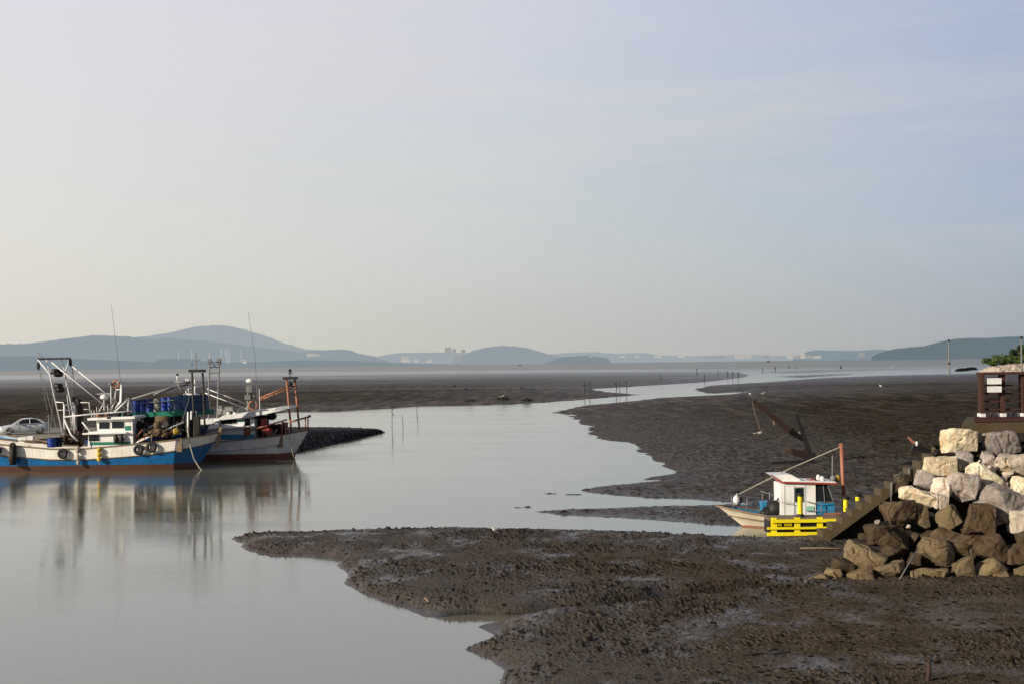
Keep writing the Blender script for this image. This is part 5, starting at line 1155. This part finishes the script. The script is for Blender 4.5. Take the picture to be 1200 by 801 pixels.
snag(590,467.5,16,'widest dark debris heap on the edge of the far mud'); snag(552,469.5,12,'flat dark debris heap left of the widest one on the far mud edge'); snag(617,468.8,14,'dark debris heap right of the widest one on the far mud edge')
for i,px in enumerate((206,210,216,222,233,241)): pass
def gull(px, py, label, s_=1.0, flip=1, g=None, gz_=None):
    p = on_mud(px,py) if gz_ is None else W(px,py,z=gz_)
    k = s_*.8
    mb = MB().ball((0,0,.26*k),.17*k,10,8,(1.7,.75,.85)).ball((.27*k*flip,0,.42*k),.09*k,8,6,(1.1,1,1)).tube([(.15*k*flip,0,.33*k),(.25*k*flip,0,.42*k)],.07*k).tube([(-.2*k*flip,0,.28*k),(-.45*k*flip,0,.25*k)],.05*k,6,.02)
    o = mb.build('gull', M['plate'], smooth=True); o.location = p
    MB().tube([(.34*k*flip,0,.42*k),(.44*k*flip,0,.40*k)],.025*k,5,.01).tube([(.0,.04*k,.15*k),(0,.04*k,0)],.015*k).tube([(.0,-.04*k,.15*k),(0,-.04*k,0)],.015*k).build('beak', M['ybuoy'], o)
    for q in (-1,1): MB().ball((-.05*k*flip,q*.11*k,.29*k),.13*k,8,6,(2.0,.35,.7)).build('wing', M['grey'], o, smooth=True)
    return tag(o,label,'bird',g)
gull(589,466,'white gull standing on the widest debris heap of the far mud',1.5)
gull(880.5,463,'white gull at the upper edge of the right mud, left one of two',1.5,-1)
gull(894.5,462,'white gull at the upper edge of the right mud, right one of two',1.4)
gull(1033.5,453.5,'lone white gull on the wide right mud, below the distant hill',1.9,-1)
gull(939.5,508,'small white gull beside the upright post of the wrecked anchor',.8)
gull(581,623,'white gull on the crest of the near mud bank',.55,-1)
gull(1047.5,430.3,'tiny white bird out on the distant right shallows',4.5,1,None,0)
# ================================================================ DISTANT SHIPS AND BUOY
def ship(px, py, w_, label):
    p = W(px,py,z=.0); s_ = p.y/1667; a = w_*s_/2
    e = empty('distant_boat', p, label, 'boat')
    MB().prism([(-a,.35*a),(-a*.85,-.1*a),(a*.8,-.1*a),(a,.45*a)],-a*.2,a*.2).build('hull', M['grime'], e)
    MB().box((-.2*a,0,.6*a),(.7*a,.3*a,.55*a)).tube([(.1*a,0,.4*a),(.1*a,0,1.4*a)],.05*a).build('cabin', M['grey'], e); return e
ship(901,424,5,'tiny dark boat on the distant water right of centre'); ship(610,428.3,4,'tiny dark boat on the distant flats at the centre')
o = MB().lathe([(.6,0),(.9,.5),(.5,1.2),(.2,2.4),(.25,3.0),(.05,3.2)]).build('buoy', M['grime']); o.location = W(986,431.5,z=0); tag(o,'tiny dark buoy on the distant right shallows','buoy')
# ================================================================ FAR SHORE BUILDINGS AND TOWERS
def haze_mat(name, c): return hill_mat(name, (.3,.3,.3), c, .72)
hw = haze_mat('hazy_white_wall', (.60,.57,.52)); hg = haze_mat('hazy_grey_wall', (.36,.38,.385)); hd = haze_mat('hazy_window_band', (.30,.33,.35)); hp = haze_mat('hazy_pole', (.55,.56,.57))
def bldg(x0,y0,x1,y1,label,mat=None,rows=2,group=None,D=9300,roof=0):
    a = W(x0,y1,d=D); b_ = W(x1,y0,d=D); a.z = max(a.z-3,-1); wd = b_.x-a.x; ht = b_.z-a.z; dp = wd*.45
    e = empty('building', (a.x+wd/2,D,a.z), label, 'building', group)
    MB().box((0,dp/2,ht/2),(wd,dp,ht)).build('wall', mat or hw, e)
    MB().box((0,dp/2,ht+ht*.02),(wd*1.02,dp*1.02,ht*.05)).box((wd*.2,dp/2,ht*1.08),(wd*.18,dp*.4,ht*.12)).build('roof', hg, e)
    m_ = MB()
    for r_ in range(rows):
        z_ = ht*(.3+.6*(r_+.5)/rows)
        for k in range(max(3,int(wd/12))):
            n_ = max(3,int(wd/12)); m_.box((-wd/2+wd*(k+.5)/n_,-.4,z_),(wd/n_*.55,.5,ht*.6/rows*.45))
    m_.build('windows', hd, e); return e
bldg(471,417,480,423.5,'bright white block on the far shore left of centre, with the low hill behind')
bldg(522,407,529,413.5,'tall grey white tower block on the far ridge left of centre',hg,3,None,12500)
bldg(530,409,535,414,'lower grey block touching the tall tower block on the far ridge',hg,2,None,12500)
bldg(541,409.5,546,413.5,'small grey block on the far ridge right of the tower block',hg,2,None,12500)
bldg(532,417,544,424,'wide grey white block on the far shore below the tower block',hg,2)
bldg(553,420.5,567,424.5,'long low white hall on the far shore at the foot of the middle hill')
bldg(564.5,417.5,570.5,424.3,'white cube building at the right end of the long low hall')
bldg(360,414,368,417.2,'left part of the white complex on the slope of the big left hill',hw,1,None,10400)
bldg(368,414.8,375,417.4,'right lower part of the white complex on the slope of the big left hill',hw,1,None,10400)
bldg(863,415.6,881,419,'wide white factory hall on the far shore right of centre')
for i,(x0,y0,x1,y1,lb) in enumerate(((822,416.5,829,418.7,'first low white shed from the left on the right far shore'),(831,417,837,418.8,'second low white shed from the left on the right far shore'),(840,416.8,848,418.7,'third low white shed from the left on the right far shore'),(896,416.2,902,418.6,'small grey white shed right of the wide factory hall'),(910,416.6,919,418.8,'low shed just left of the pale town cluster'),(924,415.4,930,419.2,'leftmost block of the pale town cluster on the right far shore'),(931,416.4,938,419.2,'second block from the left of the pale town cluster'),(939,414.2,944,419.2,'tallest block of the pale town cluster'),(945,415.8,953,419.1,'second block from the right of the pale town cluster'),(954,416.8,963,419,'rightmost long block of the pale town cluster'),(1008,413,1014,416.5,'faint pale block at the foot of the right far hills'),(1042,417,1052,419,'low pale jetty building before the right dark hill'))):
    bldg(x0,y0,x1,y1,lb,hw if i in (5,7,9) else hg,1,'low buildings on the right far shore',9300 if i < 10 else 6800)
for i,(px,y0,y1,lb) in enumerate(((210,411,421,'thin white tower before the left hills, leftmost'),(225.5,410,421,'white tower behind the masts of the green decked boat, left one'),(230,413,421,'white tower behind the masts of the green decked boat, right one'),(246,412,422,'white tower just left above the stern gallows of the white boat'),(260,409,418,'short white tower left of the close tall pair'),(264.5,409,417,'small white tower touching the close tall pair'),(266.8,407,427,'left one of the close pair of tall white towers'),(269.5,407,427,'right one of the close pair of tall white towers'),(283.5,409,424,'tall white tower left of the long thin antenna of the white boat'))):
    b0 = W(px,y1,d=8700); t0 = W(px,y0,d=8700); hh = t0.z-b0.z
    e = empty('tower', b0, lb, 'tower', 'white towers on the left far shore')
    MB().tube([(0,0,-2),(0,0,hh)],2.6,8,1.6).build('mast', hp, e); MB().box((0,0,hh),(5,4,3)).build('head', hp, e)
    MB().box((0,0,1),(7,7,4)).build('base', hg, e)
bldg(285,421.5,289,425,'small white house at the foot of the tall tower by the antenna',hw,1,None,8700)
# ================================================================ POLES, EMBANKMENT WITH TREES AT RIGHT
def pole(px, y0, y1, d, r, label, bands=()):
    b0 = W(px,y1,d=d); t0 = W(px,y0,d=d); hh = t0.z-b0.z; zb0 = b0.z
    e = empty('pole', b0, label, 'pole')
    MB().tube([(0,0,-2),(0,0,hh)],r,8,r*.75).build('shaft', M['grey'], e)
    MB().box((0,0,hh+r),(r*1.8,r*1.8,r*2)).build('cap', M['black'], e)
    if bands: MB().tube([(0,0,hh*.30),(0,0,hh*.36)],r*1.4).build('collar', M['rust'], e)
    return e
pole(1113,400,438,620,.42,'tall grey pole standing alone on the right mud below the dark hill',(1,))
pole(1198,397,437,210,.16,'slim pole at the right edge in front of the green bushes')
def bank(u, v):
    d0 = 640; x0 = W(1144,436,d=d0).x
    x = x0+u*170; k = v; zt_ = 3.0+min(1,u*10)*2.2
    d = d0-30*math.exp(-u*8)*0+ (k*14)+ 22*max(0,.05-u)/.05
    z = -.5+min(1,k/.6)*zt_*min(1,(u*26)**.5+.05)
    x *= d/640; q = Vector((x*.5,d*.5,z*.9)); return Vector((x,d+mnoise.noise(q)*1.5,z+mnoise.noise(q*1.3)*.5))
pale = rock_mat('pale_shore_stones', (.52,.44,.36), tide=False)
bk_ = lumpy('stone_embankment', bank, 260, 14, pale); tag(bk_, 'pale stone embankment under the green bushes at the right', 'embankment')
bx0 = W(1144,436,d=640).x
rr = random.Random(21)
for i in range(16):
    pass
rk = MB()
for i in range(7):
    px = 1124+i*2.6; c = W(px, 433.8-.28*i, z=0.4); rk.ball(c-W(1130,432.5,z=0), 1.1+rr.random()*1.2, 7,5,(1.8,1,.7))
o = rk.build('breakwater_rocks', wetrock); o.location = W(1130,432.5,z=0); tag(o,'thin line of dark rocks in the distant water left of the embankment','breakwater')
def leaf_mat(name, c):
    m, t, b = nt(name); oi = noi(t, pos(t), .5, 3); g = ramp(t, [(.3,[x*.45 for x in c]),(.5,c),(.72,[min(1,x*1.8) for x in c])]); t.links.new(oi, g.inputs[0]); t.links.new(g.outputs[0], b.inputs['Base Color']); b.inputs['Roughness'].default_value = .6; b.inputs['Specular IOR Level'].default_value = .2
    return m
leafm = leaf_mat('bush_leaves', (.085,.135,.032)); leafd = leaf_mat('tree_leaves', (.028,.055,.018))
def foliage(name, lobes, n, size, mat, parent, seed):
    r_ = random.Random(seed); mb = MB()
    for k in range(n):
        c, rad = r_.choice(lobes); v = Vector((r_.gauss(0,1),r_.gauss(0,1),r_.gauss(0,1))).normalized()*r_.random()**.33
        p = Vector(c)+Vector((v.x*rad[0],v.y*rad[1],v.z*rad[2])); s_ = size*(.6+.8*r_.random())
        a_ = Vector((r_.gauss(0,1),r_.gauss(0,1),r_.gauss(0,1))).normalized(); b_ = a_.orthogonal().normalized()
        mb.add([p+a_*s_,p+b_*s_*.6,p-a_*s_,p-b_*s_*.6],[(0,1,2,3)])
    return mb.build(name, mat, parent, fixn=False)
def bush(px, d, wpx, top, base, label, seed, mat=leafm, trunk=False, cat='bush'):
    b0 = W(px,base,d=d); t0 = W(px,top,d=d); hh = t0.z-b0.z; s_ = d/1667; wd = wpx*s_
    e = empty('tree' if trunk else 'bush', b0, label, cat)
    r_ = random.Random(seed); lobes = []
    for k in range(14 if trunk else 16):
        q = r_.uniform(-.42,.42); hz = r_.uniform(.35,.8) if trunk else r_.uniform(.2,.72)*(1-abs(q)*.5)
        lobes.append(((q*wd, r_.uniform(-.3,.3)*wd, hz*hh),(wd*r_.uniform(.12,.22),wd*.2,hh*r_.uniform(.14,.26))))
    foliage('crown' if trunk else 'leaves', lobes, 2600, hh*.045, mat, e, seed)
    tb = MB().tube([(0,0,-1),(.1,0,hh*.35),(.3,.1,hh*.8)], hh*.035,7,hh*.01)
    for k in range(5 if trunk else 3): tb.tube([(0,0,hh*(.15+.1*k)),(r_.uniform(-.35,.35)*wd,r_.uniform(-.2,.2)*wd,hh*(.5+.08*k))], hh*.018,5,hh*.006)
    tb.build('trunk' if trunk else 'stems', M['wood'], e); return e
for i_,(x0_,y0_,x1_,y1_,lb_2) in enumerate(((486,420.5,491,423.6,'tiny pale house right of the bright white block on the far shore'),(501,421,507,423.8,'tiny pale shed halfway between the white block and the wide grey block'),(690,417.2,694,419,'tiny pale house on the far shore behind the low dark islet'),(727,416.2,733,418,'first tiny pale building right of the low dark islet'),(745,415.8,750,417.8,'second tiny pale building right of the low dark islet'),(768,416.4,776,418.2,'third tiny pale building right of the low dark islet'),(795,416.6,803,418.2,'fourth tiny pale building right of the low dark islet'))):
    bldg(x0_,y0_,x1_,y1_,lb_2,hw,1,None,9200)
bush(1163.5,655,20,414,429,'low green bush at the left tip of the pale embankment',1)
bush(1174,658,22,411.5,429,'second green bush from the left on the embankment, the roundest crown',2)
bush(1187,656,20,414,429,'low green bush below the dark tree on the embankment',3)
bush(1200,655,22,413,429,'green bush at the right edge behind the slim pole',4)
bush(1196,668,24,400.5,426,'dark green tree rising above the bushes at the right edge',5,leafd,True,'tree')
bush(1222,662,34,399,428,'dark green tree just beyond the right edge of the photo',6,leafd,True,'tree')
# hide flagged debris between quay and boats: pebbly stones at jetty point
for i,(px,py) in enumerate(()): pass
